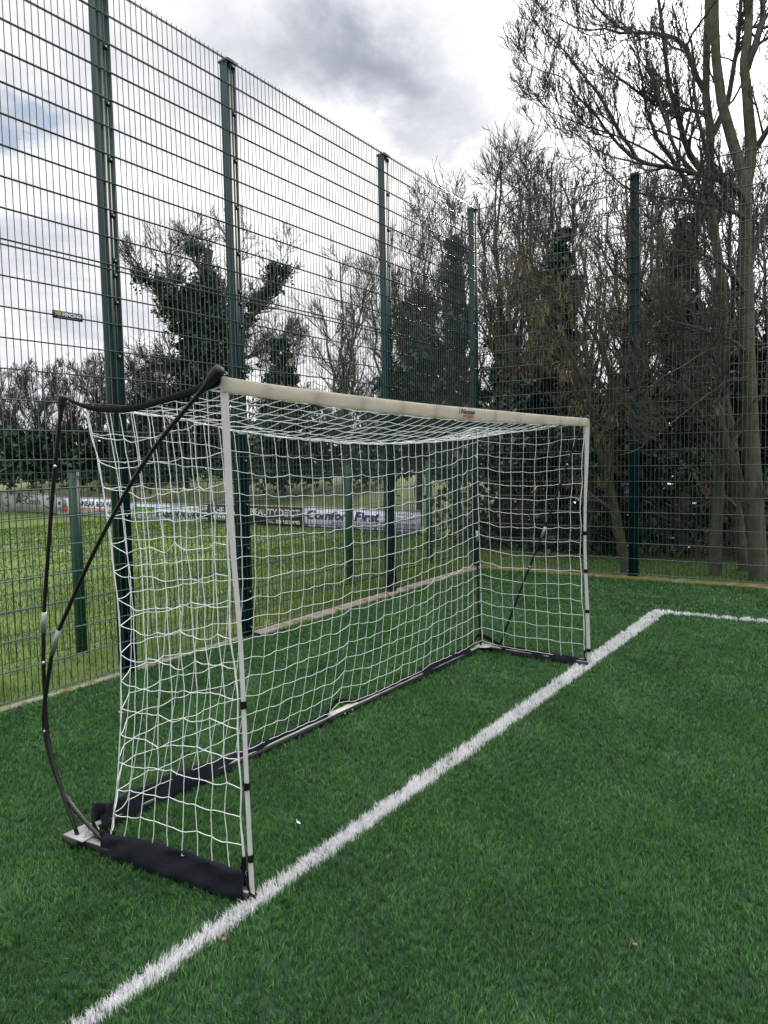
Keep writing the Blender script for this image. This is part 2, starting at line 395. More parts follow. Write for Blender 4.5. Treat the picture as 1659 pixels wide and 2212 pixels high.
# rough grass of the football field behind the fence
lawn = MB()
def lawn_patch(n, x0, x1, y0, y1, h0, h1, w0, w1, z=-.03, keep=None):
    xy = np.stack([rng.uniform(x0, x1, n), rng.uniform(y0, y1, n)], -1)
    d = np.hypot(xy[:, 0] - CAM[0], xy[:, 1] - CAM[1]) / 8.0
    xy = xy[rng.random(n) < np.clip(.35 + .5 * vnoise(xy, 1.5, 9), .08, 1)] if keep else xy
    N = len(xy); d = np.hypot(xy[:, 0] - CAM[0], xy[:, 1] - CAM[1]) / 8.0
    blades(lawn, np.concatenate([xy, np.full((N, 1), z)], 1), rng.uniform(h0, h1, N), rng.uniform(w0, w1, N) * np.clip(d, .7, 3), rng.normal(0, .45, (N, 2)),
           np.clip(.5 + .2 * vnoise(xy, 1.2, 8) + rng.normal(0, .2, N), 0, 1), rng)
lawn_patch(52000, -4.0, 9, -4.5, -.14, .03, .07, .004, .008)
lawn_patch(30000, -4.5, 9, -14, -4.5, .03, .06, .007, .012)
lawn_patch(9000, -1, 9, -.55, -.15, .06, .17, .004, .008, keep=True)
lawn_patch(5000, -1, 9, -1.35, -.75, .06, .16, .004, .008, keep=True)
lawn_patch(9000, -2.2, -.14, -.1, 7, .02, .06, .006, .010)
tag(lawn.build('field_grass', M_LAWN, att=True), 'rough yellow green grass of the football field beyond the tall fence', 'grass', kind='stuff')

# ------------------------------------------------------------------ tall mesh fences
ZR = .06                       # bottom rail above the turf
X_C, X_B, X_A, Y_E = 2.313, 4.808, 6.125, 2.191
def panel(name, axis, a, b, z0, n, parent):
    """twin-wire mesh panel: flat rails each side of upright wires"""
    mb = MB(); u = np.arange(a + .02, b - .005, .05); N = len(u)
    V = np.zeros((N, 2, 3)); ia, ib = (0, 1) if axis == 'x' else (1, 0)
    V[:, 0, ia] = u; V[:, 1, ia] = u; V[:, 0, 2] = z0 - .004; V[:, 1, 2] = z0 + .2 * n + .028
    mb.tubes(V, .0032, 5)
    R = np.zeros((2 * (n + 1), 2, 3)); zs = z0 + .2 * np.arange(n + 1)
    R[:, 0, ia] = a; R[:, 1, ia] = b; R[:, :, 2] = np.repeat(zs, 2)[:, None]; R[0::2, :, ib] = .0072; R[1::2, :, ib] = -.0072
    mb.tubes(R, .0042, 6)
    return mb.build(name, M_RAIL, parent, smooth=True)
CLIP_ME = {}
def clip(parent, axis, u, z):
    if axis not in CLIP_ME:
        mb = MB(); mb.box((-.017, -.010, -.017), (.017, .0115, .017), 0)
        th = np.arange(8) * np.pi / 4
        ring = lambda r, y: [(r * math.cos(t), y, r * math.sin(t)) for t in th]
        mb.add(ring(.007, .0115) + ring(.007, .015) + ring(.004, .017), [(i, (i + 1) % 8, 8 + (i + 1) % 8, 8 + i) for i in range(8)] + [(8 + i, 8 + (i + 1) % 8, 16 + (i + 1) % 8, 16 + i) for i in range(8)], 1)
        mb.add(ring(.004, .017), [list(range(8))], 1)
        if axis == 'y': mb.v = [np.stack([q[:, 1], -q[:, 0], q[:, 2]], -1) for q in mb.v]
        o = mb.build('clip', [M_FENCE, M_BOLT], parent); CLIP_ME[axis] = o.data
    else:
        o = link(bpy.data.objects.new('clip', CLIP_ME[axis]), parent)
    p = np.array((u, .0, z) if axis == 'x' else (.0, u, z)) - root_loc(parent); o.location = p
def fence_post(axis, u, fence, clips=True):
    """hollow section post with two shallow grooves down its face, mesh clipped to the front"""
    hw, d = .058, .095
    prof = [(-hw, -d), (hw, -d), (hw, -.016), (hw - .004, -.012), (.020, -.012), (.018, -.018), (.013, -.018), (.011, -.012), (-.011, -.012), (-.013, -.018), (-.018, -.018), (-.020, -.012), (-hw + .004, -.012), (-hw, -.016)]
    if axis == 'x': poly = [(u + x, y) for x, y in prof]
    else: poly = [(y, u - x) for x, y in prof]
    cy = -.051; 
    mb = MB().prism(poly, -.05, 5.10, 0)
    o = mb.build('post', [M_FENCE], fence)
    cp = MB(); s1 = .062; s2 = .050; c = (u, cy) if axis == 'x' else (cy, u)
    v = []
    for s_, z in ((s1, 5.095), (s1, 5.115), (s2, 5.128)):
        v += [(c[0] - s_, c[1] - s_ * .9, z), (c[0] + s_, c[1] - s_ * .9, z), (c[0] + s_, c[1] + s_ * .9, z), (c[0] - s_, c[1] + s_ * .9, z)]
    cp.add(v, [(0, 1, 5, 4), (1, 2, 6, 5), (2, 3, 7, 6), (3, 0, 4, 7), (4, 5, 9, 8), (5, 6, 10, 9), (6, 7, 11, 10), (7, 4, 8, 11), (8, 9, 10, 11), (3, 2, 1, 0)])
    cp.build('post_cap', M_MOSSCAP, o)
    if clips:
        for z in [ZR + .035, ZR + .4 - .035, ZR + .8 - .035, ZR + 1.2 - .035, ZR + 1.6 - .035, ZR + 2.0 - .035, ZR + 2.4 - .035, ZR + 2.8 - .035, ZR + 2.965, ZR + 3.07, ZR + 3.40, ZR + 3.80, ZR + 4.2, ZR + 4.6, ZR + 5.0]:
            clip(o, axis, u, z)
    return o
f1 = thing('mesh_fence', 'tall dark green mesh fence behind the goal, running to the corner post', 'fence', (0, 0, 0))
for u in (0.0, X_C, X_B, X_A): fence_post('x', u, f1, u > 0)
for a, b in ((.055, X_C - .004), (X_C + .004, X_B - .004), (X_B + .004, X_A - .004), (X_A + .004, 8.62)):
    panel('mesh_panel', 'x', a, b, ZR, 15, f1); panel('mesh_panel', 'x', a, b, ZR + 3.035, 10, f1)
f2 = thing('mesh_fence', 'tall dark green mesh fence in front of the wood, right of the corner', 'fence', (0, .06, 0))
fence_post('y', Y_E, f2)
for a, b in ((-.03, Y_E - .004), (Y_E + .004, 4.68)):
    panel('mesh_panel', 'y', a, b, ZR, 15, f2); panel('mesh_panel', 'y', a, b, ZR + 3.035, 10, f2)
for z in [ZR + .035 + .4 * i for i in range(13)]: pass

# low fence with pressed folds along the football field
f3 = thing('low_mesh_fence', 'low green mesh fence with pressed folds standing behind the tall fence', 'fence', (0, -1.0, 0))
for x in (5.86, 3.83, 1.80, -.33, -2.0, -3.55):
    mb = MB().box((x - .035, -1.06, -.05), (x + .035, -.99, 1.56)); mb.box((x - .038, -1.063, 1.56), (x + .038, -.987, 1.575))
    mb.build('post', M_FENCE2, f3)
zf = np.array([.04, .20, .235, .27, .42, .72, .76, .80, 1.0, 1.20, 1.42, 1.46, 1.50, 1.58]); yf = np.array([0, 0, .03, 0, 0, 0, .03, 0, 0, 0, 0, .03, 0, 0])
xs = [8.2, 5.86, 3.83, 1.80, -.33, -2.0, -3.55]
for b, a in zip(xs[:-1], xs[1:]):
    mb = MB(); u = np.arange(a + .02, b, .05); V = np.zeros((len(u), len(zf), 3)); V[:, :, 0] = u[:, None]; V[:, :, 1] = -.975 + yf; V[:, :, 2] = zf
    mb.tubes(V, .0024, 4)
    zr = [.05, .20, .27, .45, .60, .72, .80, 1.0, 1.2, 1.42, 1.50, 1.56]
    R = np.zeros((len(zr), 2, 3)); R[:, 0, 0] = a; R[:, 1, 0] = b; R[:, :, 1] = -.972; R[:, :, 2] = np.array(zr)[:, None]
    mb.tubes(R, .0026, 4); mb.build('mesh_panel', M_FENCE2, f3, smooth=True)

# ------------------------------------------------------------------ lettering
def text(name, s, o, xd, yd, w, h, m_, parent, bold=0.0, depth=.004, shear=0.0):
    """flat letters fitted into a w x h box at o"""
    cu = bpy.data.curves.new('letters', 'FONT'); cu.body = s; cu.offset = bold; cu.shear = shear; cu.resolution_u = 3; cu.extrude = .02
    tmp = bpy.data.objects.new('letters', cu); COL.objects.link(tmp)
    bpy.context.view_layer.update()
    me = bpy.data.meshes.new_from_object(tmp.evaluated_get(bpy.context.evaluated_depsgraph_get()))
    bpy.data.objects.remove(tmp)
    n = len(me.vertices); co = np.zeros(n * 3); me.vertices.foreach_get('co', co); co = co.reshape(-1, 3)
    lo, hi = co.min(0), co.max(0); q = (co - lo) / np.maximum(hi - lo, 1e-6)
    o, xd, yd = (np.asarray(t, float) for t in (o, xd, yd)); nd = np.cross(xd, yd)
    V = o + q[:, :1] * w * xd + q[:, 1:2] * h * yd + (q[:, 2:] * depth + .0005) * nd - root_loc(parent)
    me.vertices.foreach_set('co', V.astype(np.float32).ravel()); me.update()
    me.materials.clear(); me.materials.append(m_); me.name = name
    return link(bpy.data.objects.new(name, me), parent)
INK = {'black': mat('ink_black', (.012, .012, .014), .6), 'navy': mat('ink_navy', (.012, .022, .085), .6), 'red': mat('ink_red', (.50, .03, .025), .6),
       'green': mat('ink_green', (.20, .48, .03), .6), 'purple': mat('ink_purple', (.060, .022, .16), .6), 'white': mat('ink_white', (.78, .78, .78), .6),
       'yellow': mat('ink_yellow', (.62, .50, .06), .6), 'grey': mat('ink_grey', (.22, .23, .25), .6), 'blue': mat('ink_blue', (.05, .16, .42), .6)}

s1 = thing('fence_sign', 'small navy fencing company sign wired to the upper part of the tall fence', 'sign', (6.55, .016, 2.635))
MB().box((6.432, .0125, 2.636), (6.666, .0165, 2.690)).build('sign_board', INK['navy'], s1)
xd = (-1, 0, 0); zd = (0, 0, 1)
text('lettering', 'NK', (6.645, .0165, 2.657), xd, zd, .052, .026, INK['yellow'], s1, .03, .001)
text('lettering', 'FENCING', (6.590, .0165, 2.657), xd, zd, .145, .025, INK['white'], s1, .03, .001)
MB().box((6.455, .0166, 2.645), (6.630, .0172, 2.6485)).build('underline', INK['grey'], s1)

# hoardings along the far end of the field
BD = np.array([.068, 1.0, 0]); BD /= np.linalg.norm(BD); BN = np.cross(BD, (0, 0, 1))
def bp(px):
    """foot of the hoarding line seen at column px"""
    r = ray(px, 1100); k0 = -3.7 + .068 * 3.2; t = (k0 - (CAM[0] - .068 * CAM[1])) / (r[0] - .068 * r[1])
    q = CAM + r * t; return np.array([q[0], q[1], 0])
def board(x0, x1, zb, zt, face, label):
    a, b = bp(x0), bp(x1)
    t = thing('hoarding', label, 'hoarding', tuple((a + b) / 2), 'advertising hoardings along the end of the field')
    w = np.linalg.norm(b - a)
    MB().obox(a + (0, 0, zb), BD * w, -BN * .02, np.array([0, 0, zt - zb])).build('board', face, t)
    MB().obox(a + (0, 0, zt) - BN * .03, BD * w, BN * .045, np.array([0, 0, .03])).build('top_rail', mat('weathered_rail', (.30, .30, .29), .8), t)
    mb = MB()
    for k_ in range(4):
        mb.obox(a + BD * (w * (.06 + .29 * k_)) - BN * .025 + (0, 0, -.06), BD * .05, -BN * .05, np.array([0, 0, zt + .05]))
    mb.build('support_post', mat('timber', (.12, .10, .08), .9), t)
    return t
def btext(t, s, x0, x1, z0, z1, ink, bold=0.0, shear=0.0, pre=.001, name='lettering'):
    a, b = bp(x0), bp(x1)
    return text(name, s, a + (0, 0, z0) + BN * pre, BD, (0, 0, 1), np.linalg.norm(b - a), z1 - z0, INK[ink], t, bold, .004, shear)
def bbox(t, x0, x1, z0, z1, ink, name, pre=.0008, th=.002):
    a, b = bp(x0), bp(x1); w = np.linalg.norm(b - a)
    return MB().obox(a + (0, 0, z0) + BN * pre, BD * w, BN * th, np.array([0, 0, z1 - z0])).build(name, INK[ink], t)
def bird(t, xc, zc, s):
    """emblem of curved strokes like a rising bird"""
    mb = MB(); a = bp(xc)
    for (r0, th0, th1, dz) in ((.34, -2.7, -.6, .10), (.26, -2.6, -.9, .02), (.17, -2.4, -.9, -.06), (.10, .2, 3.6, .24)):
        th = np.linspace(th0, th1, 12); P = np.stack([a + BD * (s * r0 * math.cos(q) * 1.6) + np.array([0, 0, zc + s * (r0 * math.sin(q) + dz)]) + BN * .003 for q in th])
        mb.tube(P, .014 * np.sin(np.linspace(.25, 2.9, 12)) + .003, 5, cap=False)
    mb.build('emblem', INK['black'], t)

t = board(4, 121, .02, .635, mat('board_grey', (.40, .41, .43), .6, var=.08, vscale=2), 'grey hoarding of a funeral director, leftmost of the advertising boards')
btext(t, 'Stephen', 49, 73, .50, .59, 'black', .0); btext(t, 'McCosh', 36, 88, .27, .50, 'black', .015); btext(t, 'FUNERAL DIRECTOR', 36, 88, .10, .21, 'grey', .0)
bird(t, 16, .32, .55); bird(t, 105, .32, .55)
t = board(122, 250, .0, .545, mat('board_white', (.72, .76, .84), .5, var=.04, vscale=2), 'white hoarding with a lorry picture, navy lettering and red STORES line')
btext(t, 'A. KINNEAR & SON', 149, 240, .29, .46, 'navy', .03); btext(t, "RAY'S STORES", 166, 228, .13, .25, 'red', .02)
btext(t, 'DELIVERY SERVICE   TEL', 152, 236, .04, .075, 'grey')
def lorry(t):
    a = bp(123.5); b = bp(147); w = np.linalg.norm(b - a)
    def poly(pts, ink, pre):
        mb = MB(); n = len(pts)
        mb.add([a + BD * (w * x) + np.array([0, 0, z]) + BN * pre for x, z in pts] + [a + BD * (w * x) + np.array([0, 0, z]) + BN * (pre + .001) for x, z in pts],
               [(i, (i + 1) % n, n + (i + 1) % n, n + i) for i in range(n)])
        mb.f += [np.array([list(range(mb.n - n, mb.n))])]; mb.mi += [np.zeros(1)]
        mb.build('lorry_picture', INK[ink], t)
    poly([(.05, .12), (.10, .45), (.30, .52), (.62, .52), (.62, .10), (.30, .05)], 'grey', .001)
    poly([(.08, .14), (.12, .42), (.30, .47), (.42, .45), (.42, .10), (.28, .07)], 'white', .003)
    poly([(.12, .30), (.14, .41), (.38, .43), (.38, .29)], 'navy', .005)
    poly([(.08, .14), (.10, .24), (.40, .22), (.40, .12)], 'blue', .005)
    poly([(.60, .12), (.62, .22), (.98, .26), (.96, .14), (.80, .06)], 'red', .004)
    poly([(.62, .22), (.62, .50), (.90, .44), (.92, .25)], 'grey', .003)
lorry(t)
t = board(262, 431, -.06, .445, mat('board_pale', (.66, .72, .82), .5, var=.04, vscale=2), 'pale hoarding of a cab firm with a bright green word and black phone number')
btext(t, 'joeys', 285, 334, .06, .40, 'black', .16, pre=.001); btext(t, 'joeys', 286.5, 332.5, .085, .375, 'green', .09, pre=.006)
btext(t, 'CABS', 337, 372, .07, .23, 'black', .06); btext(t, '90-909-909', 377, 430, .05, .27, 'black', .03)
bbox(t, 374.6, 375.4, -.02, .30, 'grey', 'divider')
btext(t, 'SERVING ALL AREAS 24 HOURS', 339, 385, .30, .33, 'grey'); btext(t, 'FREE TEXT BACK SERVICE', 388, 428, .32, .37, 'green', .02); btext(t, 'BOOK ON LINE TODAY', 390, 424, -.03, .015, 'green', .02)
btext(t, 'your only local service, open all hours', 286, 370, -.01, .03, 'grey')
t = board(432, 655, .01, .475, mat('board_black', (.012, .012, .016), .45), 'black hoarding of a hair and beauty shop with white lettering')
bbox(t, 433.5, 450.5, .04, .455, 'white', 'panel_frame'); bbox(t, 434.6, 449.4, .06, .435, 'black', 'panel_fill', .003)
btext(t, 'APP', 436, 448, .30, .41, 'white', .02, pre=.006); bbox(t, 436, 448, .235, .27, 'white', 'caption_bar', .006, .001); bbox(t, 440.5, 444, .175, .20, 'white', 'dot', .006, .001); bbox(t, 436, 448, .085, .12, 'white', 'caption_bar', .006, .001)
btext(t, 'THE', 458, 484, .26, .42, 'white', .012); btext(t, 'HAIR &', 488, 534, .25, .41, 'white', .012); btext(t, 'BEAUTY', 541, 599, .25, .42, 'white', .012); btext(t, 'DEPOT', 603, 647, .25, .42, 'white', .012)
btext(t, 'TEL: 028 9085 4905', 578, 647, .07, .16, 'white', .01)
for k_, ch in enumerate('f@J'):
    x0 = 461 + 9 * k_; bbox(t, x0, x0 + 7, .08, .20, 'white', 'icon_tile'); btext(t, ch, x0 + 2, x0 + 5, .095, .185, 'black', .02, pre=.004)
t = board(657, 908, .01, .485, mat('board_lilac', (.70, .73, .84), .5, var=.04, vscale=2), 'white and purple hoarding of a furniture shop, rightmost of the boards')
btext(t, 'Comfort First', 662, 821, .21, .43, 'purple', .045, .25); btext(t, 'MONKSTOWN', 717, 797, .125, .185, 'grey', .01)
bbox(t, 658, 907, .015, .105, 'purple', 'strip'); btext(t, 'Risers / Recliners / Chairs / Adjustable Beds', 664, 830, .03, .09, 'white', .0, pre=.004)
btext(t, 'comfortfirst.co.uk', 853, 902, .035, .085, 'white', .0, pre=.004)
btext(t, 'SHOWROOM', 862, 892, .38, .415, 'grey'); btext(t, 'OPEN SIX DAYS', 858, 898, .29, .33, 'grey'); btext(t, '028 9034 2780', 856, 900, .16, .21, 'navy', .01)

# ------------------------------------------------------------------ portable football goal
goal = thing('football_goal', 'portable white football goal with black sleeved base, bowed side poles and slack net', 'goal', (6.1, 2.4, 0))
S_ = 3024 / 1659
CN, CFAR = np.array([7.955, 1.925]), np.array([4.20, 2.055])        # base corners
PN, PF = np.array([7.868, 2.872]), np.array([4.262, 2.982])         # front feet
def bar(a, b, name='base_bar'):
    a = np.append(a, 0); b = np.append(b, 0); d = b - a; L = np.linalg.norm(d); d /= L; n = np.array([-d[1], d[0], 0])
    o = MB().obox(a - n * .019 + (0, 0, .004), d * L, n * .038, np.array([0, 0, .036])).build(name, M_BLACKBAR, goal)
    MB().obox(a - n * .017 + (0, 0, .0402), d * L, n * .034, np.array([0, 0, .003])).build('top_plate', M_STEEL, o)
    return o
bar(CN + (.0, .0), CFAR); bar(CN + np.array([-.002, .021]), PN); bar(CFAR + np.array([.002, .021]), PF)
def corner_plate(c, sx):
    """quarter-round steel plate joining two base bars, with bolts"""
    th = np.linspace(0, np.pi / 2, 8)
    poly = [(c[0] + sx * .03, c[1] - .025), (c[0] + sx * .025, c[1] + .10), (c[0] - sx * .02, c[1] + .10)]
    poly += [(c[0] - sx * (  .02 + .075 * math.sin(t)), c[1] + .025 + .075 * math.cos(t)) for t in th[1:]] + [(c[0] - sx * .095, c[1] - .025)]
    if sx > 0: poly = poly[::-1]
    o = MB().prism(poly, .0435, .049).build('corner_plate', M_STEEL, goal)
    for dx, dy in ((.0, .01), (-.005, .075), (-.065, .005), (-.040, .045)):
        mb = MB(); th8 = np.arange(8) * np.pi / 4
        mb.prism([(c[0] + sx * dx + .007 * math.cos(t), c[1] + dy + .007 * math.sin(t)) for t in th8], .049, .056)
        mb.prism([(c[0] + sx * dx + .004 * math.cos(t), c[1] + dy + .004 * math.sin(t)) for t in th8], .056, .062)
        mb.build('bolt', M_BOLT, o)
corner_plate(CN, 1); corner_plate(CFAR, -1)
MB().box((CN[0] - .02, CN[1] - .03, .0), (CN[0] + .036, CN[1] + .06, .043)).build('end_cap', M_RUBBER, goal)
MB().box((CFAR[0] - .036, CFAR[1] - .03, .0), (CFAR[0] + .02, CFAR[1] + .06, .043)).build('end_cap', M_RUBBER, goal)
hp = MB().obox((5.94, 1.972, .0435), (.28, -.0097, 0), (.0016, .045, 0), (0, 0, .006)).build('hinge_plate', M_CREAM, goal)
for x in (6.02, 6.10):
    MB().tube([(x, 2.012, .024), (x, 2.019, .024)], .006, 8).build('bolt', M_BOLT, hp)

def sleeve(name, p0, p1, hs, seed, w=.026, lean=0.0):
    """fabric tube pulled up into a ridge by the net, wrinkled along its length"""
    r = np.random.default_rng(seed); n = 64; u = np.linspace(0, 1, n)
    p0, p1 = np.append(p0, 0), np.append(p1, 0); d = p1 - p0; L = np.linalg.norm(d); d /= L; nn = np.array([-d[1], d[0], 0])
    h = np.interp(u, np.linspace(0, 1, len(hs)), hs)
    prof = [(-.80, 0), (-1, .10), (-.78, .32), (-.50, .58), (-.26, .84), (-.12, 1.0), (.12, 1.0), (.27, .82), (.50, .56), (.77, .30), (1, .09), (.80, 0)]
    def wr(k, a):
        return sum(a / (i + 1) * np.sin(u * L * f + ph) for i, (f, ph) in enumerate(zip(r.uniform(6, 34, 5) * k, r.uniform(0, 7, 5))))
    V = []
    diag = r.uniform(-9, 9)
    for a, z in prof:
        ph = z * diag
        off = a * w * (1 + .10 * wr(1, .5)) + lean * z + z * (1.15 - z) * (.022 * np.sin(u * L * 9 + ph) + .012 * np.sin(u * L * 23 - 1.7 * ph + seed)) + .0040 * np.sin(u * L * 41 - ph * 2 + a * 3)
        zz = .002 + z * (h + .10 * h * wr(1.1, .35)) * 1.0
        V.append(p0 + d * (u * L)[:, None] + nn * off[:, None] + np.stack([0 * u, 0 * u, zz], -1))
    V = np.array(V); k = len(prof); idx = np.arange(k * n).reshape(k, n)
    i2 = np.concatenate([idx, idx[:1]], 0)
    F = np.stack([i2[:-1, :-1], i2[:-1, 1:], i2[1:, 1:], i2[1:, :-1]], -1).reshape(-1, 4)
    return MB().add(V.reshape(-1, 3), F).build(name, M_NYLON, goal, smooth=True)
def lerp(a, b, t): return a + (b - a) * t
bx = lambda X: lerp(CN, CFAR, (CN[0] - X) / (CN[0] - CFAR[0]))
sleeve('base_sleeve', bx(7.83), bx(7.0), (.096, .112, .110, .114, .082, .066), 1, .034, .004)
sleeve('base_sleeve', bx(7.02), bx(6.24), (.062, .074, .066, .066, .058), 2, .024, .006)
sleeve('base_sleeve', bx(5.93), bx(5.12), (.062, .058, .064, .058), 3, .024, .006)
sleeve('base_sleeve', bx(5.16), bx(4.42), (.076, .080, .082, .080), 4, .030, .006)
ax = lambda t: lerp(CN, PN, t); fx = lambda t: lerp(CFAR, PF, t)
sleeve('base_sleeve', ax(.20), ax(.985), (.088, .104, .110, .114, .112, .106), 5, .038, .004)
sleeve('base_sleeve', fx(.21), fx(.975), (.066, .070, .066, .068, .060), 6, .032, -.004)
def webbing(name, pts, w, th, m_=None, n=24, vert=True, parent=None):
    """flat band following a curve; its width stands upright or lies across"""
    p = spline(pts, n); T = np.gradient(p, axis=0); T /= np.linalg.norm(T, axis=1, keepdims=True)
    ref = np.array([0, 0, 1.0]); A = np.cross(T, ref); A /= np.linalg.norm(A, axis=1, keepdims=True) + 1e-9; B = np.cross(A, T)
    ww = np.broadcast_to(np.asarray(w, float), (n,)) if np.ndim(w) == 0 else np.interp(np.linspace(0, 1, n), np.linspace(0, 1, len(w)), w)
    Wd, Td = (B, A) if vert else (A, B)
    V = []
    for k_ in range(10):
        t = 2 * np.pi * k_ / 10; V.append(p + Wd * (ww * .5 * math.cos(t))[:, None] + Td * (th * .5 * math.sin(t)))
    V = np.array(V); idx = np.arange(10 * n).reshape(10, n); i2 = np.concatenate([idx, idx[:1]])
    mb = MB().add(V.reshape(-1, 3), np.stack([i2[:-1, :-1], i2[:-1, 1:], i2[1:, 1:], i2[1:, :-1]], -1).reshape(-1, 4))
    mb.f.append(np.array([list(idx[::-1, 0]), list(idx[:, -1])])); mb.mi.append(np.zeros(2))
    return mb.build(name, m_ or M_WEB, parent or goal, smooth=True)
def b3(X, dy, z): q = bx(X); return (q[0], q[1] + dy, z)
webbing('base_strap', [b3(6.27, 0, .052), b3(6.19, -.01, .075), b3(6.13, -.02, .105), b3(6.05, -.015, .082), b3(5.93, 0, .05)], .03, .006)
webbing('base_strap', [b3(4.46, 0, .06), b3(4.34, -.005, .10), b3(4.235, .0, .135), (4.235, 2.13, .115), (4.22, 2.20, .075), (4.218, 2.27, .05)], .032, .006)
webbing('base_strap', [b3(7.80, .0, .085), b3(7.855, .01, .10), (7.90, 1.99, .085), (7.92, 2.06, .055), (7.925, 2.12, .06), (7.925, 2.17, .075)], (.06, .085, .05, .045, .07, .07), .012)

# uprights and crossbar: fabric sleeves over webbing
def ring_sweep(name, path, axA, axB, ra, rb, m_, n=60, wr=.0, seed=0, k=14, parent=None):
    p = spline(path, n); r = np.random.default_rng(seed); u = np.linspace(0, 1, n)
    f = lambda q: np.interp(u, np.linspace(0, 1, len(q)), q)
    ra, rb = f(ra), f(rb); A, B = np.array(axA, float), np.array(axB, float)
    V = []
    for k_ in range(k):
        t = 2 * np.pi * k_ / k
        w_ = 1 + wr * (np.sin(u * 31 + 2 * t + seed) + .6 * np.sin(u * 67 - 3 * t) + .5 * np.sin(u * 120 + 5 * t))
        c, s = math.cos(t), math.sin(t); e = .62
        c, s = np.sign(c) * abs(c)**e, np.sign(s) * abs(s)**e
        V.append(p + A * (ra * c)[:, None] + B * (rb * s * w_)[:, None])
    V = np.array(V); idx = np.arange(k * n).reshape(k, n); i2 = np.concatenate([idx, idx[:1]])
    mb = MB().add(V.reshape(-1, 3), np.stack([i2[:-1, :-1], i2[:-1, 1:], i2[1:, 1:], i2[1:, :-1]], -1).reshape(-1, 4))
    mb.f.append(np.array([list(idx[::-1, 0]), list(idx[:, -1])])); mb.mi.append(np.zeros(2))
    return mb.build(name, m_, parent or goal, smooth=True)
near_post = [(7.897, 2.856, 1.924), (7.893, 2.858, 1.62), (7.883, 2.860, 1.29), (7.871, 2.863, 1.07), (7.867, 2.866, .90), (7.866, 2.868, .73), (7.865, 2.870, .44), (7.862, 2.872, .21), (7.860, 2.874, .02)]
far_post = [(4.262, 2.972, 1.893), (4.262, 2.966, 1.56), (4.262, 2.955, 1.2), (4.262, 2.955, .87), (4.262, 2.970, .51), (4.262, 2.982, .15), (4.262, 2.988, .01)]
np_o = ring_sweep('post_sleeve', near_post, (.80, -.60, 0), (.60, .80, 0), (.0145, .0130, .0100, .0085, .0085, .0085, .0095), (.006,) * 3, M_SLEEVE, 70, .12, 3)
fp_o = ring_sweep('post_sleeve', far_post, (0, 1, 0), (1, 0, 0), (.0185, .015, .010, .0105, .0125, .0145, .0145), (.008,) * 3, M_SLEEVE, 70, .10, 5)
Yb = lambda X: lerp(2.862, 2.975, (7.9 - X) / (7.9 - 4.25))
cbx = np.array([7.912, 7.66, 7.38, 7.047, 6.645, 6.153, 5.534, 4.734, 4.243])
ctop = np.array([1.923, 1.914, 1.908, 1.901, 1.897, 1.892, 1.889, 1.891, 1.894])
cbot = np.array([1.868, 1.856, 1.845, 1.836, 1.826, 1.822, 1.824, 1.830, 1.834])
path = [(x, Yb(x), (a + b) / 2) for x, a, b in zip(cbx, ctop, cbot)]
band = ring_sweep('crossbar_sleeve', path, (0, 0, 1), (0, 1, 0), (ctop - cbot) / 2, (.008,) * 3, M_BAND, 160, .14, 8, 18)
# reset the half-heights along the true length
for X in (7.67, 7.38, 7.07, 6.76, 6.45, 6.09, 5.79, 5.46, 5.10, 4.79, 4.43):
    zt, zb = np.interp(-X, -cbx, ctop), np.interp(-X, -cbx, cbot)
    o = MB().obox((X + .020, Yb(X) - .0135, zb + .002), (.042, 0, 0), (0, .0035, 0), (-.030, 0, zt - zb - .004)).build('webbing_loop', M_WEB, band)
xdl = np.array([-1, .031, 0]); xdl /= np.linalg.norm(xdl)
text('lettering', 'Nexus', (6.235, Yb(6.2) + .0105, 1.856), xdl, (0, 0, 1), .165, .026, INK['black'], band, .02, .002, .35)
MB().add([(6.252, Yb(6.25) + .0115, 1.852), (6.246, Yb(6.25) + .0115, 1.852), (6.232, Yb(6.23) + .0115, 1.890), (6.236, Yb(6.23) + .0115, 1.890)], [(0, 1, 2, 3)]).build('emblem', INK['black'], band)
text('lettering', 'SPORTS', (6.205, Yb(6.2) + .0105, 1.838), xdl, (0, 0, 1), .115, .012, INK['red'], band, .02, .002)

def ties(post, path, zs, wx, wy):
    P = np.array(path)[::-1]
    for z in zs:
        x = np.interp(z, P[:, 2], P[:, 0]); y = np.interp(z, P[:, 2], P[:, 1])
        r = np.random.default_rng(int(z * 1000)); th = np.linspace(0, 2 * np.pi, 13)[:-1]
        V = [(x + wx * math.cos(t), y + wy * math.sin(t), z + dz + r.normal(0, .001)) for dz in (-.014, .014) for t in th]
        MB().add(V, [(i, (i + 1) % 12, 12 + (i + 1) % 12, 12 + i) for i in range(12)]).build('tie', M_WEB, post)
ties(np_o, near_post, (.745, .44, .165), .0125, .0125); ties(fp_o, far_post, (1.03, .74, .43, .13), .0110, .0165)
webbing('lashing', [(7.879, 2.856, .17), (7.875, 2.850, .11), (7.868, 2.862, .06), (7.862, 2.868, .03), (7.85, 2.885, .015)], (.018, .026, .022, .03, .034), .010, M_WEB, 20, False)
webbing('lashing', [(4.262, 2.955, .13), (4.262, 2.952, .09), (4.262, 2.962, .05), (4.262, 2.985, .02)], (.018, .022, .022, .03), .010, M_WEB, 20, False)

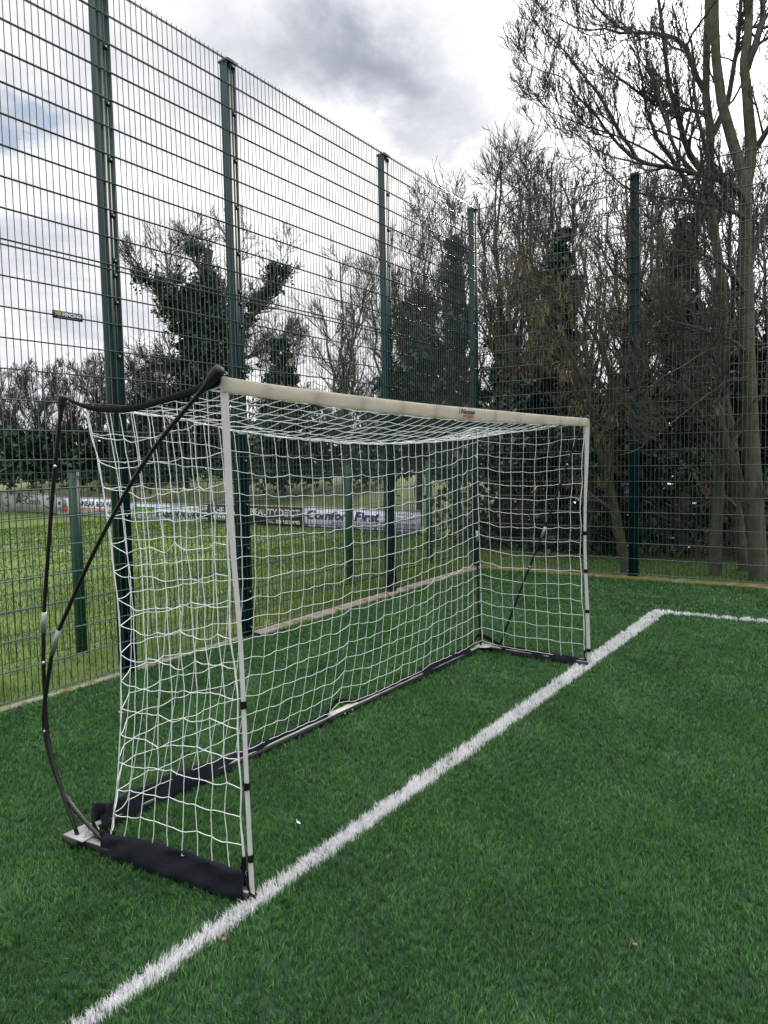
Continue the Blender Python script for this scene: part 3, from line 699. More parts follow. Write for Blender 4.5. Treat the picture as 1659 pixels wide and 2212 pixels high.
# bowed poles with ferrules and ribbed rubber caps
def lathe_along(mb, pts, radii, k=14):
    mb.tube(pts, radii, k)
def pole(pts, ferr, rivets, cap_r, cap_len):
    p = spline(pts, 60)
    o = MB().tube(p, .0088, 10).build('pole', M_POLE, goal, smooth=True)
    zi = lambda z: np.array([np.interp(z, p[mi:, 2], p[mi:, i]) for i in range(3)])
    mi = 2
    a, b = zi(ferr[0]), zi(ferr[1])
    MB().tube([a, (a + b) / 2, b], .0112, 12).build('ferrule', M_FERR, o, smooth=True)
    for z in rivets:
        q = zi(z); tw = CAM - q; tw[2] = 0; tw /= np.linalg.norm(tw); side = tw * .0085
        MB().tube([q + side, q + side * 1.25], .0075, 10).build('rivet', M_BOLT, o)
    t = p[-1] - p[-4]; t /= np.linalg.norm(t); n = 22; s = np.linspace(-cap_len * .8, cap_len * .2, n)
    f = np.clip((s - s[0]) / cap_len, 0, 1); rr = .0100 + (cap_r - .0100) * np.clip((f - .25) / .35, 0, 1)
    rr = rr + np.where(f > .55, .0016 * np.sign(np.sin(f * 60)), 0); rr[-1] *= .55; rr[-2] *= .9
    MB().tube(p[-1] + t * s[:, None], rr, 14).build('rubber_cap', M_RUBBER, o, smooth=True)
pole([(7.955, 1.955, .05), (7.95, 1.850, .224), (7.945, 1.764, .414), (7.94, 1.746, .62), (7.94, 1.749, .766), (7.935, 1.760, .952), (7.93, 1.809, 1.239), (7.93, 1.892, 1.621), (7.93, 1.966, 1.895)], (.90, .99), (1.621, .767), .0165, .085)
pole([(7.935, 2.105, .052), (7.94, 1.985, .115), (7.945, 1.880, .185), (7.945, 1.776, .332), (7.945, 1.737, .493), (7.94, 1.773, .686), (7.935, 1.853, .901), (7.93, 1.91, .988), (7.93, 2.248, 1.411), (7.93, 2.484, 1.653), (7.925, 2.852, 1.935)], (.807, .922), (.46,), .0215, .125)
pole([(4.225, 2.055, .05), (4.23, 2.041, .414), (4.23, 2.035, .996), (4.23, 2.033, 1.571), (4.23, 2.037, 1.885)], (.92, 1.01), (1.62,), .0165, .085)
pole([(4.235, 2.230, .06), (4.245, 2.442, .596), (4.25, 2.626, 1.039), (4.25, 2.922, 1.804), (4.25, 2.968, 1.895)], (.98, 1.065), (.744, 1.55), .0205, .10)

# bunched black bands between the tips of each pair of poles
nst = [(7.925, 1.972, 1.903), (7.915, 2.05, 1.872), (7.905, 2.12, 1.853), (7.90, 2.22, 1.842), (7.90, 2.324, 1.838), (7.90, 2.42, 1.842), (7.90, 2.513, 1.855), (7.90, 2.61, 1.868), (7.90, 2.713, 1.884), (7.905, 2.80, 1.902), (7.905, 2.86, 1.915)]
webbing('side_band', nst, (.008, .016, .024, .028, .028, .026, .026, .028, .032, .036, .030), .014, M_WEB, 60)
fst = [(4.23, 2.04, 1.888), (4.24, 2.2, 1.852), (4.245, 2.4, 1.835), (4.25, 2.6, 1.838), (4.25, 2.8, 1.862), (4.255, 2.96, 1.885)]
webbing('side_band', fst, (.008, .02, .026, .026, .028, .026), .014, M_WEB, 40)

# ------------------------------------------------------------------ net
rn = np.random.default_rng(21)
net = MB(); RC = .0017
def curve(pts, n): return spline(np.array(pts, float), n)
def coons(f, b, l, r):
    """grid (rows v: l..r sides at u=0,1; f at v=0, b at v=1)"""
    n, m_ = len(f), len(l); u = np.linspace(0, 1, n)[None, :, None]; v = np.linspace(0, 1, m_)[:, None, None]
    return (1 - v) * f[None] + v * b[None] + (1 - u) * l[:, None] + u * r[:, None] - ((1 - u) * (1 - v) * f[0] + u * (1 - v) * f[-1] + (1 - u) * v * b[0] + u * v * b[-1])
def cords(G, slack, jit, skip_edge=()):
    """cords of a knotted mesh along both ways of the grid G (m,n,3)"""
    G = G.copy(); m_, n = G.shape[:2]
    j = rn.normal(0, jit, G.shape) * (.30, .30, 1.3); j[0] *= .2; j[-1] *= .2; j[:, 0] *= .3; j[:, -1] *= .3
    G = G + j
    for A in (G, G.transpose(1, 0, 2)):
        k_, L = A.shape[:2]; sub = 4
        P = np.zeros((k_, (L - 1) * sub + 1, 3)); P[:, ::sub] = A
        d = np.linalg.norm(np.diff(A, axis=1), axis=2, keepdims=True)
        bow = rn.normal(0, slack, (k_, L - 1, 3)) * d * (1.0 if A is G else .22); hor = np.linalg.norm(np.diff(A, axis=1)[..., :2], axis=2, keepdims=True) / (d + 1e-9)
        bow[..., 2:] -= slack * 1.3 * d * hor
        for q in range(1, sub):
            t = q / sub; P[:, q::sub] = A[:, :-1] * (1 - t) + A[:, 1:] * t + bow * math.sin(math.pi * t) + rn.normal(0, .0007, bow.shape)
        net.tubes(P, RC, 5)
    # knots
    K = G[1:-1, 1:-1].reshape(-1, 3); Kp = np.stack([K - (0, 0, .003), K, K + (0, 0, .003)], 1)
    net.tubes(Kp, np.array([.0015, .0028, .0015])[None], 5)
    return G
NZ, NX, NY = 17, 38, 9
zr = np.linspace(0, 1, NZ)
near_rear = curve([(7.93, 2.145, .075), (7.925, 2.172, .20), (7.915, 2.217, .494), (7.905, 2.230, .785), (7.905, 2.232, 1.072), (7.905, 2.200, 1.314), (7.905, 2.148, 1.631), (7.905, 2.085, 1.860)], NZ)
far_rear = curve([(4.255, 2.085, .10), (4.25, 2.075, .5), (4.25, 2.065, 1.0), (4.25, 2.055, 1.5), (4.25, 2.06, 1.865)], NZ)
# rear top cord, hanging between the two bands
rx = [7.905, 7.67, 7.412, 7.077, 6.777, 6.377, 6.004, 5.631, 5.33, 4.927, 4.55, 4.25]; rz = [1.860, 1.845, 1.818, 1.775, 1.752, 1.731, 1.722, 1.724, 1.739, 1.769, 1.815, 1.865]
ry = [2.085, 2.12, 2.13, 2.13, 2.13, 2.13, 2.12, 2.12, 2.11, 2.10, 2.075, 2.06]
rear_top = curve(list(zip(rx, ry, rz)), NX)
bX = np.linspace(7.90, 4.26, NX)
bot = np.array([[x, bx(x)[1] + .006 + .19 * math.exp(-(7.9 - x) / .10) * .85, np.interp(-x, [-7.9, -7.75, -7.0, -6.95, -6.2, -6.13, -5.9, -5.1, -5.05, -4.4, -4.25], [.08, .10, .085, .07, .062, .10, .06, .06, .08, .08, .12])] for x in bX])
bot[0] = near_rear[0]; bot[-1] = far_rear[0]
cords(coons(bot, rear_top, near_rear, far_rear), .028, .004)
front_near = np.array([[np.interp(z, [.0, .44, .9, 1.29, 1.9], [7.868, 7.872, 7.876, 7.886, 7.897]), np.interp(z, [0, .12, .30, .44, .60, .745, 1.0, 1.3, 1.6, 1.9], [2.862, 2.852, 2.836, 2.852, 2.832, 2.852, 2.825, 2.838, 2.846, 2.85]), z] for z in np.linspace(.09, 1.895, NZ)])
top_near = curve([(q[0], q[1], q[2] - .012) for q in nst[2:]], NY + 1)
top_near[0] = near_rear[-1]; top_near[-1] = front_near[-1]
bot_near = np.array([[lerp(7.925, 7.87, t), lerp(2.145, 2.855, t), np.interp(t, [0, .3, .6, 1], [.075, .092, .098, .092])] for t in np.linspace(0, 1, NY + 1)])
cords(coons(bot_near, top_near, near_rear, front_near), .040, .007)
front_far = np.array([[4.262, np.interp(z, [0, .43, .74, 1.03, 1.4, 1.86], [2.968, 2.945, 2.932, 2.925, 2.935, 2.955]) - .012 * abs(math.sin(z * 9)), z] for z in np.linspace(.06, 1.855, NZ)])
top_far = curve([(q[0], q[1] + .01, q[2] - .012) for q in fst], NY + 1); top_far[0] = far_rear[-1]; top_far[-1] = front_far[-1]
bot_far = np.array([[4.225 + .03 * t, lerp(2.085, 2.962, t), np.interp(t, [0, .15, .3, 1], [.10, .075, .066, .06])] for t in np.linspace(0, 1, NY + 1)])
cords(coons(bot_far, top_far, far_rear, front_far), .025, .004)
cb = np.array([[x, Yb(x) - .004, np.interp(-x, -cbx, cbot) + .004] for x in np.linspace(7.897, 4.262, NX)])
tN = curve([(q[0], q[1], q[2] - .010) for q in nst[2:]], NY)[::-1].copy(); tF = curve([(q[0], q[1], q[2] - .010) for q in fst], NY)[::-1].copy()
tN[0] = cb[0]; tF[0] = cb[-1]; tN[-1] = rear_top[0]; tF[-1] = rear_top[-1]
Gt = coons(cb, rear_top, tN, tF)
cords(Gt, .012, .003)
# thicker edge cords
for e, r_ in ((front_near, .0025), (front_far, .0025), (rear_top, .0023), (near_rear, .002), (far_rear, .002)):
    q = spline(e + rn.normal(0, .002, e.shape), 90); net.tubes(q[None], r_, 6)
net.build('net', M_NET, goal, smooth=True)

# ------------------------------------------------------------------ trees
rt = np.random.default_rng(77)
def nrm(v): return v / (np.linalg.norm(v, axis=-1, keepdims=True) + 1e-9)
def limb(pts, r0, r1, n=12, wob=.015):
    """main limb through (px, py, distance) marks, bent a little between them"""
    q = np.array([at(*p) for p in pts]); s = spline(q, n)
    L = np.linalg.norm(np.diff(s, axis=0), axis=1).sum()
    s[1:-1] += rt.normal(0, wob * L / n * 3, (n - 2, 3))
    return s, np.linspace(r0, r1, n)
def kids(P, R, each, L, ang, n=6, up=.1, wander=.16, tmin=.15, tmax=1.0, rr=.55, rmin=.003, taper=.35, fall=.5):
    """side shoots: `each` per parent, spread along it"""
    N, k, _ = P.shape; idx = np.repeat(np.arange(N), each); M_ = len(idx)
    t = rt.uniform(tmin, tmax, M_); s = t * (k - 1); i = np.minimum(s.astype(int), k - 2); f = (s - i)[:, None]
    b = P[idx, i] * (1 - f) + P[idx, i + 1] * f; T = nrm(P[idx, i + 1] - P[idx, i])
    rb = R[idx, i] * (1 - f[:, 0]) + R[idx, i + 1] * f[:, 0]
    q = rt.normal(0, 1, (M_, 3)); q = nrm(q - (q * T).sum(1, keepdims=True) * T)
    a = rt.normal(ang, .22, M_)[:, None]; d = nrm(T * np.cos(a) + q * np.sin(a))
    Lc = L * rt.uniform(.55, 1.3, M_) * (1 - fall * t); st = (Lc / (n - 1))[:, None]
    out = [b]
    for j in range(n - 1):
        d = nrm(d + rt.normal(0, wander, d.shape) + np.array([0, 0, up])); out.append(out[-1] + d * st)
    r0 = np.maximum(rb * rr, rmin)[:, None]
    return np.stack(out, 1), np.maximum(r0 * np.linspace(1, taper, n), rmin)
def tip_kids(P, R, each, L, **kw): return kids(P, R, each, L, .5, tmin=.6, **kw)
def leafcards(mb, C_, size, rg, droop=0.0, aspect=.8, tint=None, kite=True):
    N = len(C_)
    a = nrm(rg.normal(0, 1, (N, 3)) + np.array([0, 0, -droop])); b = nrm(np.cross(a, rg.normal(0, 1, (N, 3))))
    s = (np.broadcast_to(size, (N,)) * rg.uniform(.6, 1.3, N))[:, None]
    if kite: V = np.stack([C_ - a * s * .5, C_ + b * s * .42 * aspect + a * s * .05, C_ + a * s * .5, C_ - b * s * .42 * aspect + a * s * .05], 1)
    else: V = np.stack([C_ - b * s * .5 * aspect, C_ + b * s * .5 * aspect, C_ + b * s * .4 * aspect + a * s, C_ - b * s * .4 * aspect + a * s], 1)
    t = np.clip(rg.normal(.5, .25, N), 0, 1) if tint is None else tint
    mb.add(V.reshape(-1, 3), np.arange(4 * N).reshape(N, 4), att=np.repeat(t, 4))
def along(P, R, n):
    """random points along a set of limbs"""
    N, k, _ = P.shape; idx = rt.integers(0, N, n); s = rt.uniform(0, 1, n) * (k - 1); i = np.minimum(s.astype(int), k - 2); f = (s - i)[:, None]
    return P[idx, i] * (1 - f) + P[idx, i + 1] * f, s / (k - 1)
def clumps(c, rad, n, per, squash=.8):
    """leaf positions gathered in small sprays on a lumpy surface around centre points c (with radius rad)"""
    j = rt.integers(0, len(c), n); d = nrm(rt.normal(0, 1, (n, 3))) * (rad[j] * rt.gamma(2.6, .30, n))[:, None]; d[:, 2] *= squash
    q = c[j] + d; q = np.repeat(q, per, 0) + rt.normal(0, .085, (n * per, 3)) * np.repeat(np.clip(rad[j] / .5, .5, 1.6), per)[:, None]
    return q
def stack(ls, n=12):
    P = np.stack([l[0] for l in ls]); R = np.stack([l[1] for l in ls]); return P, R
def tree(name, label, base, main, twigs, ivy=None, ivy_size=.09, catk=None, keys=None, bark=None, twigm=None, group=None, cat='tree', sides=7):
    """main: (P,R) limbs; twigs: list of (P,R); ivy/catk/keys: point clouds"""
    t = thing(name, label, cat, tuple(base), group)
    mb = MB(); mb.tubes(main[0], main[1], sides); mb.build('trunk', bark or M_BARK, t, smooth=True)
    mb = MB()
    for P, R in twigs: mb.tubes(P, R, 4 if R.max() > .012 else 3)
    mb.build('crown', twigm or M_TWIG, t)
    if ivy is not None:
        mb = MB(); leafcards(mb, ivy, ivy_size, rt); mb.build('ivy', M_IVY, t, att=True)
    if catk is not None:
        mb = MB(); leafcards(mb, catk, .085, rt, droop=6, aspect=.16, kite=False); mb.build('catkins', M_CATKIN, t, att=True)
    if keys is not None:
        mb = MB(); leafcards(mb, keys, .05, rt, droop=3.0, aspect=.22, kite=False); mb.build('seed_keys', M_KEYS, t, att=True)
    return t
GRP = 'trees of the wood beyond the fence'

# --- big ash trees standing just behind the right-hand fence
def crown_from(P, R, spec, rmin=.003):
    """successive orders of branching; spec: list of (each, length, angle, up, rr)"""
    out = []
    for (each, L, ang, up, rr) in spec:
        P, R = kids(P, R, each, L, ang, up=up, rr=rr, rmin=rmin, n=6); out.append((P, R))
    return out
d0 = 10.55
ash_l = [limb([(1545, 1246, 10.85), (1547, 1140, 10.85), (1552, 1000, 10.9), (1553, 880, 10.9), (1556, 750, 10.95), (1560, 620, 11), (1540, 500, 11), (1532, 400, 11.1), (1534, 298, 11.2), (1524, 180, 11.3), (1528, 40, 11.4), (1520, -160, 11.6)], .080, .04, 16, .004)]
ash_l2 = [limb([(1530, 380, 11.1), (1490, 330, 10.8), (1462, 250, 10.6), (1440, 150, 10.5), (1430, 40, 10.4), (1405, -80, 10.3)], .045, .014, 12),
          limb([(1552, 900, 10.9), (1530, 860, 10.6), (1505, 820, 10.4), (1470, 790, 10.2), (1430, 770, 10.0)], .028, .010, 12),
          limb([(1534, 300, 11.2), (1570, 220, 11.2), (1590, 120, 11.2), (1600, 0, 11.3), (1605, -120, 11.3)], .04, .016, 12),
          limb([(1524, 200, 11.3), (1490, 130, 11.1), (1474, 93, 10.9), (1440, 76, 10.6), (1408, 69, 10.4), (1375, 72, 10.2), (1342, 71, 10.0), (1300, 63, 9.9), (1242, 61, 9.7), (1206, 40, 9.6)], .042, .007, 14),
          limb([(1408, 69, 10.4), (1345, 64, 10.1), (1310, 38, 10), (1278, 2, 9.9), (1255, -40, 9.8)], .022, .008, 10),
          limb([(1532, 250, 11.1), (1480, 235, 10.7), (1440, 225, 10.4), (1375, 196, 10.0), (1342, 170, 9.9), (1310, 150, 9.8), (1285, 128, 9.7), (1276, 100, 9.7)], .034, .007, 12),
          limb([(1540, 470, 11.0), (1500, 420, 10.7), (1455, 350, 10.4), (1415, 290, 10.2), (1392, 220, 10), (1380, 150, 9.9), (1360, 95, 9.8)], .040, .007, 12)]
A1 = stack([(spline(l[0], 14), np.interp(np.linspace(0, 1, 14), np.linspace(0, 1, len(l[1])), l[1])) for l in ash_l2])
tw = crown_from(*A1, [(14, .9, .75, .16, .5), (6, .48, .7, .24, .6), (4, .21, .6, .2, .7)], .0034)
kp, _ = along(tw[1][0], tw[1][1], 150); kp = np.repeat(kp, 6, 0) + rt.normal(0, .032, (150 * 6, 3)) - (0, 0, .05)
m0 = ash_l[0]
tree('ash_tree', 'slender ash with a straight mossy trunk, left of the largest ash', at(1545, 1246, 10.85) * (1, 1, 0), (m0[0][None], m0[1][None]),
     [A1] + tw, keys=kp, bark=M_ASH, group=GRP)

ash_b = [limb([(1640, 1256, 10.55), (1636, 1160, 10.55), (1628, 1050, 10.6), (1622, 950, 10.6), (1615, 800, 10.65), (1612, 650, 10.7), (1613, 520, 10.75), (1608, 420, 10.8), (1603, 350, 10.8), (1580, 298, 10.9), (1562, 230, 11), (1547, 130, 11), (1545, 0, 11.1), (1540, -150, 11.2)], .118, .045, 16, .003),
         limb([(1608, 420, 10.8), (1622, 330, 10.9), (1618, 260, 10.9), (1613, 190, 10.95), (1607, 132, 11), (1614, 90, 11), (1618, 10, 11.1), (1612, -120, 11.2)], .080, .04, 16, .004)]
bl = [limb([(1613, 150, 11), (1628, 110, 11), (1646, 50, 11.1), (1648, -20, 11.2), (1655, -120, 11.3)], .05, .02),
      limb([(1612, 440, 10.75), (1590, 408, 10.5), (1560, 392, 10.3), (1507, 374, 10), (1440, 362, 9.8), (1408, 356, 9.7), (1375, 344, 9.6), (1345, 318, 9.5), (1309, 281, 9.4), (1285, 248, 9.35), (1269, 225, 9.3), (1240, 206, 9.2), (1212, 197, 9.2)], .052, .006, 16),
      limb([(1375, 344, 9.6), (1342, 290, 9.5), (1309, 232, 9.4), (1275, 180, 9.3), (1249, 149, 9.25), (1226, 116, 9.2), (1200, 88, 9.1), (1172, 54, 9.0), (1158, 31, 9)], .024, .004, 16),
      limb([(1285, 248, 9.35), (1245, 208, 9.2), (1210, 165, 9.1), (1175, 155, 9.0), (1142, 137, 9), (1125, 104, 9)], .012, .004),
      limb([(1450, 362, 9.8), (1390, 322, 9.5), (1330, 291, 9.4), (1275, 276, 9.3), (1240, 262, 9.2), (1205, 250, 9.1), (1173, 229, 9.1), (1156, 200, 9.1)], .020, .004),
      limb([(1400, 355, 9.7), (1340, 345, 9.4), (1280, 318, 9.3), (1245, 290, 9.2), (1210, 272, 9.1), (1200, 255, 9.1)], .016, .004),
      limb([(1612, 470, 10.75), (1580, 455, 10.3), (1530, 440, 10), (1480, 430, 9.8), (1420, 425, 9.6), (1370, 410, 9.5), (1325, 385, 9.4), (1300, 360, 9.3)], .040, .007),
      limb([(1562, 392, 10.3), (1530, 350, 10.1), (1515, 280, 10), (1500, 200, 10), (1495, 110, 9.9), (1480, 40, 9.9)], .032, .008),
      limb([(1500, 373, 10), (1462, 330, 9.9), (1440, 270, 9.8), (1418, 200, 9.8), (1400, 140, 9.7), (1392, 80, 9.7)], .028, .006),
      limb([(1611, 640, 10.7), (1580, 590, 10.3), (1540, 560, 10), (1490, 545, 9.8), (1430, 540, 9.6), (1385, 520, 9.5)], .032, .008),
      limb([(1609, 758, 10.6), (1577, 733, 10.2), (1546, 723, 10), (1494, 705, 9.8), (1440, 690, 9.7)], .034, .012),
      limb([(1575, 732, 10.2), (1540, 752, 10), (1501, 774, 9.8), (1460, 798, 9.6), (1425, 820, 9.5), (1391, 857, 9.4)], .018, .005),
      limb([(1617, 814, 10.6), (1567, 827, 10.2), (1524, 857, 9.9), (1471, 897, 9.6), (1430, 930, 9.4), (1410, 950, 9.4)], .020, .005),
      limb([(1620, 560, 10.8), (1650, 480, 10.8), (1680, 380, 10.8), (1700, 260, 10.9), (1710, 140, 11)], .05, .012),
      limb([(1625, 330, 10.9), (1660, 280, 10.8), (1690, 200, 10.7), (1700, 100, 10.6)], .04, .012)]
A2 = stack([(spline(l[0], 14), np.interp(np.linspace(0, 1, 14), np.linspace(0, 1, len(l[1])), l[1])) for l in bl])
tw = crown_from(*A2, [(12, .80, .75, .16, .5), (6, .44, .7, .24, .6), (4, .19, .6, .2, .7)], .0034)
kp, _ = along(tw[1][0], tw[1][1], 210); kp = np.repeat(kp, 6, 0) + rt.normal(0, .032, (210 * 6, 3)) - (0, 0, .05)
tree('ash_tree', 'largest ash tree, its thick forked trunk at the right edge and arching bare boughs', at(1640, 1256, 10.55) * (1, 1, 0), stack([(l[0], l[1]) for l in ash_b]), [A2] + tw, keys=kp, bark=M_ASH, group=GRP)

# --- leaning hazels between the ashes and the fence
lean = [limb([(1642, 1235, 10.9), (1622, 1120, 10.8), (1590, 1022, 10.7), (1553, 906, 10.6), (1507, 824, 10.5), (1467, 751, 10.4), (1430, 690, 10.4), (1385, 630, 10.3), (1330, 590, 10.2)], .085, .02, 16, .004),
        limb([(1612, 1245, 11.3), (1597, 1150, 11.3), (1590, 1050, 11.3), (1580, 930, 11.4), (1560, 820, 11.4), (1548, 700, 11.5), (1540, 600, 11.5)], .085, .035, 16, .004),
        limb([(1553, 930, 10.65), (1520, 900, 10.5), (1495, 860, 10.4), (1480, 800, 10.4), (1490, 720, 10.4)], .035, .010, 16)]
P_, R_ = stack(lean)
tw = crown_from(P_, R_, [(16, 1.2, .7, .10, .45), (5, .6, .6, .06, .6), (3, .30, .6, .0, .7)], .0032)
ck, _ = along(tw[1][0], tw[1][1], 110); ck = np.repeat(ck, 6, 0) + rt.normal(0, .035, (110 * 6, 3)) - (0, 0, .05)
tree('hazel_tree', 'hazel with leaning crossed stems between the two ash trunks', at(1630, 1240, 11) * (1, 1, 0), (P_, R_), tw, catk=ck, bark=M_ASH, twigm=M_HAZEL, group=GRP)
hz = [limb([(1354, 1243, 10.6), (1340, 1160, 10.6), (1325, 1088, 10.6), (1312, 1010, 10.6), (1314, 940, 10.6), (1323, 880, 10.7), (1318, 817, 10.7), (1300, 740, 10.8), (1290, 650, 10.9)], .075, .022, 16, .004),
      limb([(1312, 1015, 10.6), (1290, 960, 10.5), (1282, 900, 10.4), (1262, 830, 10.3), (1230, 760, 10.2), (1190, 700, 10.2)], .045, .012, 16),
      limb([(1323, 890, 10.7), (1345, 820, 10.8), (1360, 740, 10.9), (1372, 650, 11), (1395, 560, 11.1), (1410, 470, 11.2)], .035, .010, 16),
      limb([(1318, 800, 10.7), (1280, 720, 10.6), (1240, 660, 10.5), (1185, 620, 10.4), (1130, 600, 10.3)], .028, .008, 16)]
P_, R_ = stack(hz)
tw = crown_from(P_, R_, [(16, 1.1, .7, .02, .45), (5, .6, .6, -.04, .6), (3, .30, .6, -.06, .7)], .0032)
ck, _ = along(tw[1][0], tw[1][1], 230); ck = np.repeat(ck, 7, 0) + rt.normal(0, .035, (230 * 7, 3)) - (0, 0, .06)
tree('hazel_tree', 'hazel with a crooked pale trunk and hanging catkins left of the right-hand fence post', at(1354, 1243, 10.6) * (1, 1, 0), (P_, R_), tw, catk=ck, bark=M_ASH, twigm=M_HAZEL, group=GRP)

# --- trees behind, many of them wrapped in ivy
def bare(label, px, d, ytop, wpx, stems=4, ivy_top=None, ivy_w=0, n_ivy=0, twm=None, name='bare_tree', cat='tree', base_y=1010, catk=0, group=GRP, dens=1.0, r0=.10, lean=0.0, zb=.0, fork=.35, rmin=.0045):
    b = at(px, 1010, d); b[2] = zb; ls = []
    for k_ in range(stems):
        u = (k_ + .5) / stems - .5 + rt.normal(0, .06); xt = px + u * wpx * .8 + lean; yt = ytop + (abs(u) * 1.5)**2 * .35 * (990 - ytop) + rt.uniform(0, 40)
        xm = px + u * wpx * .25; ym = 990 - (990 - yt) * fork
        dd = d + rt.normal(0, .05 * d * .3)
        p = [b, at(px + u * wpx * .06, 990 - (990 - yt) * .12, d), at(xm, ym, (d + dd) / 2), at((xm + xt) / 2 + rt.normal(0, wpx * .05), (ym + yt) / 2, dd), at(xt, yt, dd)]
        s = spline(p, 14); L = np.linalg.norm(s[-1] - s[0]); s[2:-1] += rt.normal(0, .018 * L / 3, (11, 3))
        ls.append((s, np.linspace(r0 * rt.uniform(.7, 1.1), .014, 14)))
    P, R = stack(ls); hgt = np.linalg.norm(P[:, -1] - P[:, 0], axis=1).mean()
    tw = crown_from(P, R, [(int(16 * dens), hgt * .24, .65, .12, .5), (int(8 * dens), hgt * .12, .6, .12, .6), (5, hgt * .055, .55, .1, .7)], rmin)
    iv = None
    if n_ivy:
        c = []; rad = []
        for _ in range(70):
            y = rt.uniform(ivy_top, 1030); f = (y - ivy_top) / (1030 - ivy_top)
            w = ivy_w * (.30 + .75 * f**.7) ; c.append(at(px + lean * .3 * (1 - f) + rt.normal(0, w * .40), y, d + rt.normal(0, .6))); rad.append(rt.uniform(.18, .42) * w / FP * d * 1.1)
        c = np.array(c); rad = np.array(rad)
        keep = c[:, 2] > -.1; c, rad = c[keep], rad[keep]
        iv = clumps(c, rad, n_ivy // 6, 6)
    ck = None
    if catk: ck, _ = along(tw[1][0], tw[1][1], catk); ck = np.repeat(ck, 7, 0) + rt.normal(0, .05, (catk * 7, 3)) - (0, 0, .07)
    return tree(name, label, b, (P, R), tw, ivy=iv, ivy_size=.0068 * d, catk=ck, twigm=twm, group=group, cat=cat)
bare('bare tree with a dark ivy column, nearest the corner post on its left', 985, 16, 420, 150, 4, 520, 50, 15000, name='ivy_clad_tree', r0=.12)
bare('broad ivy covered tree between the last two tall posts before the corner', 905, 17.5, 500, 190, 5, 640, 100, 30000, name='ivy_clad_tree', catk=160)
bare('bare many stemmed tree rising just right of the corner post', 1095, 15, 325, 170, 5, 700, 60, 9000, r0=.09)
bare('tall bare tree with upright stems right of the corner, behind the ivy column', 1170, 17, 315, 170, 4, 760, 40, 6000, r0=.10)
bare('brown hazel thicket with hanging catkins behind the far goal post', 1130, 13.5, 580, 220, 8, 830, 90, 14000, twm=M_HAZEL, name='hazel_tree', catk=170, r0=.04, fork=.45, dens=.6)
bare('tree wrapped in a blunt dark ivy column, left of the right-hand fence post', 1212, 14, 430, 120, 3, 505, 58, 30000, name='ivy_clad_tree', r0=.12, catk=120)
bare('brown twiggy hazel in front of the dark ivy column', 1270, 12.5, 520, 200, 7, 850, 80, 9000, twm=M_HAZEL, name='hazel_tree', catk=90, r0=.035, fork=.45, dens=.6)
bare('bare tree with crowded twigs directly behind the right-hand fence post', 1370, 14.5, 360, 190, 5, 760, 60, 12000, r0=.09)
bare('ivy covered tree between the right-hand fence post and the slender ash', 1475, 13, 380, 170, 4, 480, 75, 30000, name='ivy_clad_tree', r0=.12)
bare('ivy hung tree behind the two ash trunks', 1590, 14, 360, 150, 4, 700, 85, 22000, name='ivy_clad_tree', r0=.11)
bare('dark ivy tree at the far right behind the largest ash', 1700, 13, 430, 150, 4, 640, 80, 16000, name='ivy_clad_tree', r0=.11)
bare('small bare forked tree against the bright sky left of the wood', 745, 22, 560, 190, 4, None, 0, 0, r0=.09, fork=.38, zb=.5, group='trees beyond the football field')
bare('slim bare tree between the forked tree and the wood', 840, 20, 500, 130, 4, 800, 50, 6000, r0=.07, zb=.3, group='trees beyond the football field')
bare('rounded ivy bush topping the bank right of the big ivy tree', 610, 23, 690, 130, 5, 735, 75, 14000, name='ivy_bush', r0=.06, zb=.5, cat='bush', group='trees beyond the football field')
bare('low ivy bush on the bank left of the big ivy tree', 322, 25, 780, 110, 4, 838, 55, 9000, name='ivy_bush', r0=.06, zb=.6, cat='bush', group='trees beyond the football field')

# --- the big ivy tree standing alone beyond the hoardings
d = 26.0; b = at(442, 1010, d); b[2] = .6
tl = [limb([(442, 1000, d), (440, 900, d), (438, 800, d), (436, 700, d), (440, 610, d), (455, 540, d)], .32, .10, 14, .004),
      limb([(438, 800, d), (410, 720, d), (375, 665, d - .4), (340, 625, d - .6), (310, 590, d - .8), (290, 560, d - 1)], .13, .03, 14),
      limb([(438, 720, d), (445, 640, d), (430, 580, d + .4), (420, 530, d + .6), (410, 500, d + .8)], .12, .03, 14),
      limb([(440, 790, d), (490, 740, d + .2), (540, 690, d + .5), (580, 640, d + .7), (605, 600, d + .8), (622, 560, d + 1)], .13, .03, 14),
      limb([(440, 840, d), (470, 790, d), (540, 770, d), (590, 745, d - .5), (630, 735, d - .8)], .10, .02, 14),
      limb([(440, 840, d), (390, 800, d - .3), (350, 790, d - .6), (300, 800, d - .9), (272, 815, d - 1)], .10, .02, 14),
      limb([(440, 760, d), (480, 660, d - .3), (500, 590, d - .6), (505, 530, d - .8), (500, 490, d - 1)], .12, .025, 14),
      limb([(437, 740, d), (390, 660, d + .5), (365, 600, d + .8), (355, 540, d + 1)], .10, .025, 14),
      limb([(438, 880, d), (400, 860, d - .5), (355, 870, d - .8), (310, 860, d - 1)], .07, .02, 14)]
P_, R_ = stack([(l[0], l[1]) for l in tl])
tw = crown_from(P_[1:], R_[1:], [(17, 1.5, .7, .10, .5), (8, .85, .65, .10, .6), (5, .42, .6, .08, .7)], .007)
c = []; rad = []
for i, (f0, f1, rr) in enumerate([(0, 1, .62), (0, .85, .42), (0, .5, .45), (0, .85, .45), (0, .5, .45), (0, .5, .35), (0, .4, .45), (0, .3, .35), (0, .4, .38)]):
    for f in rt.uniform(f0, f1, 34 if i == 0 else 15):
        q = spline(P_[i], 40)[int(f * 39)]; c.append(q + rt.normal(0, .22 if i else .45, 3)); rad.append(rr * rt.uniform(.6, 1.15) * (1 - .45 * f))
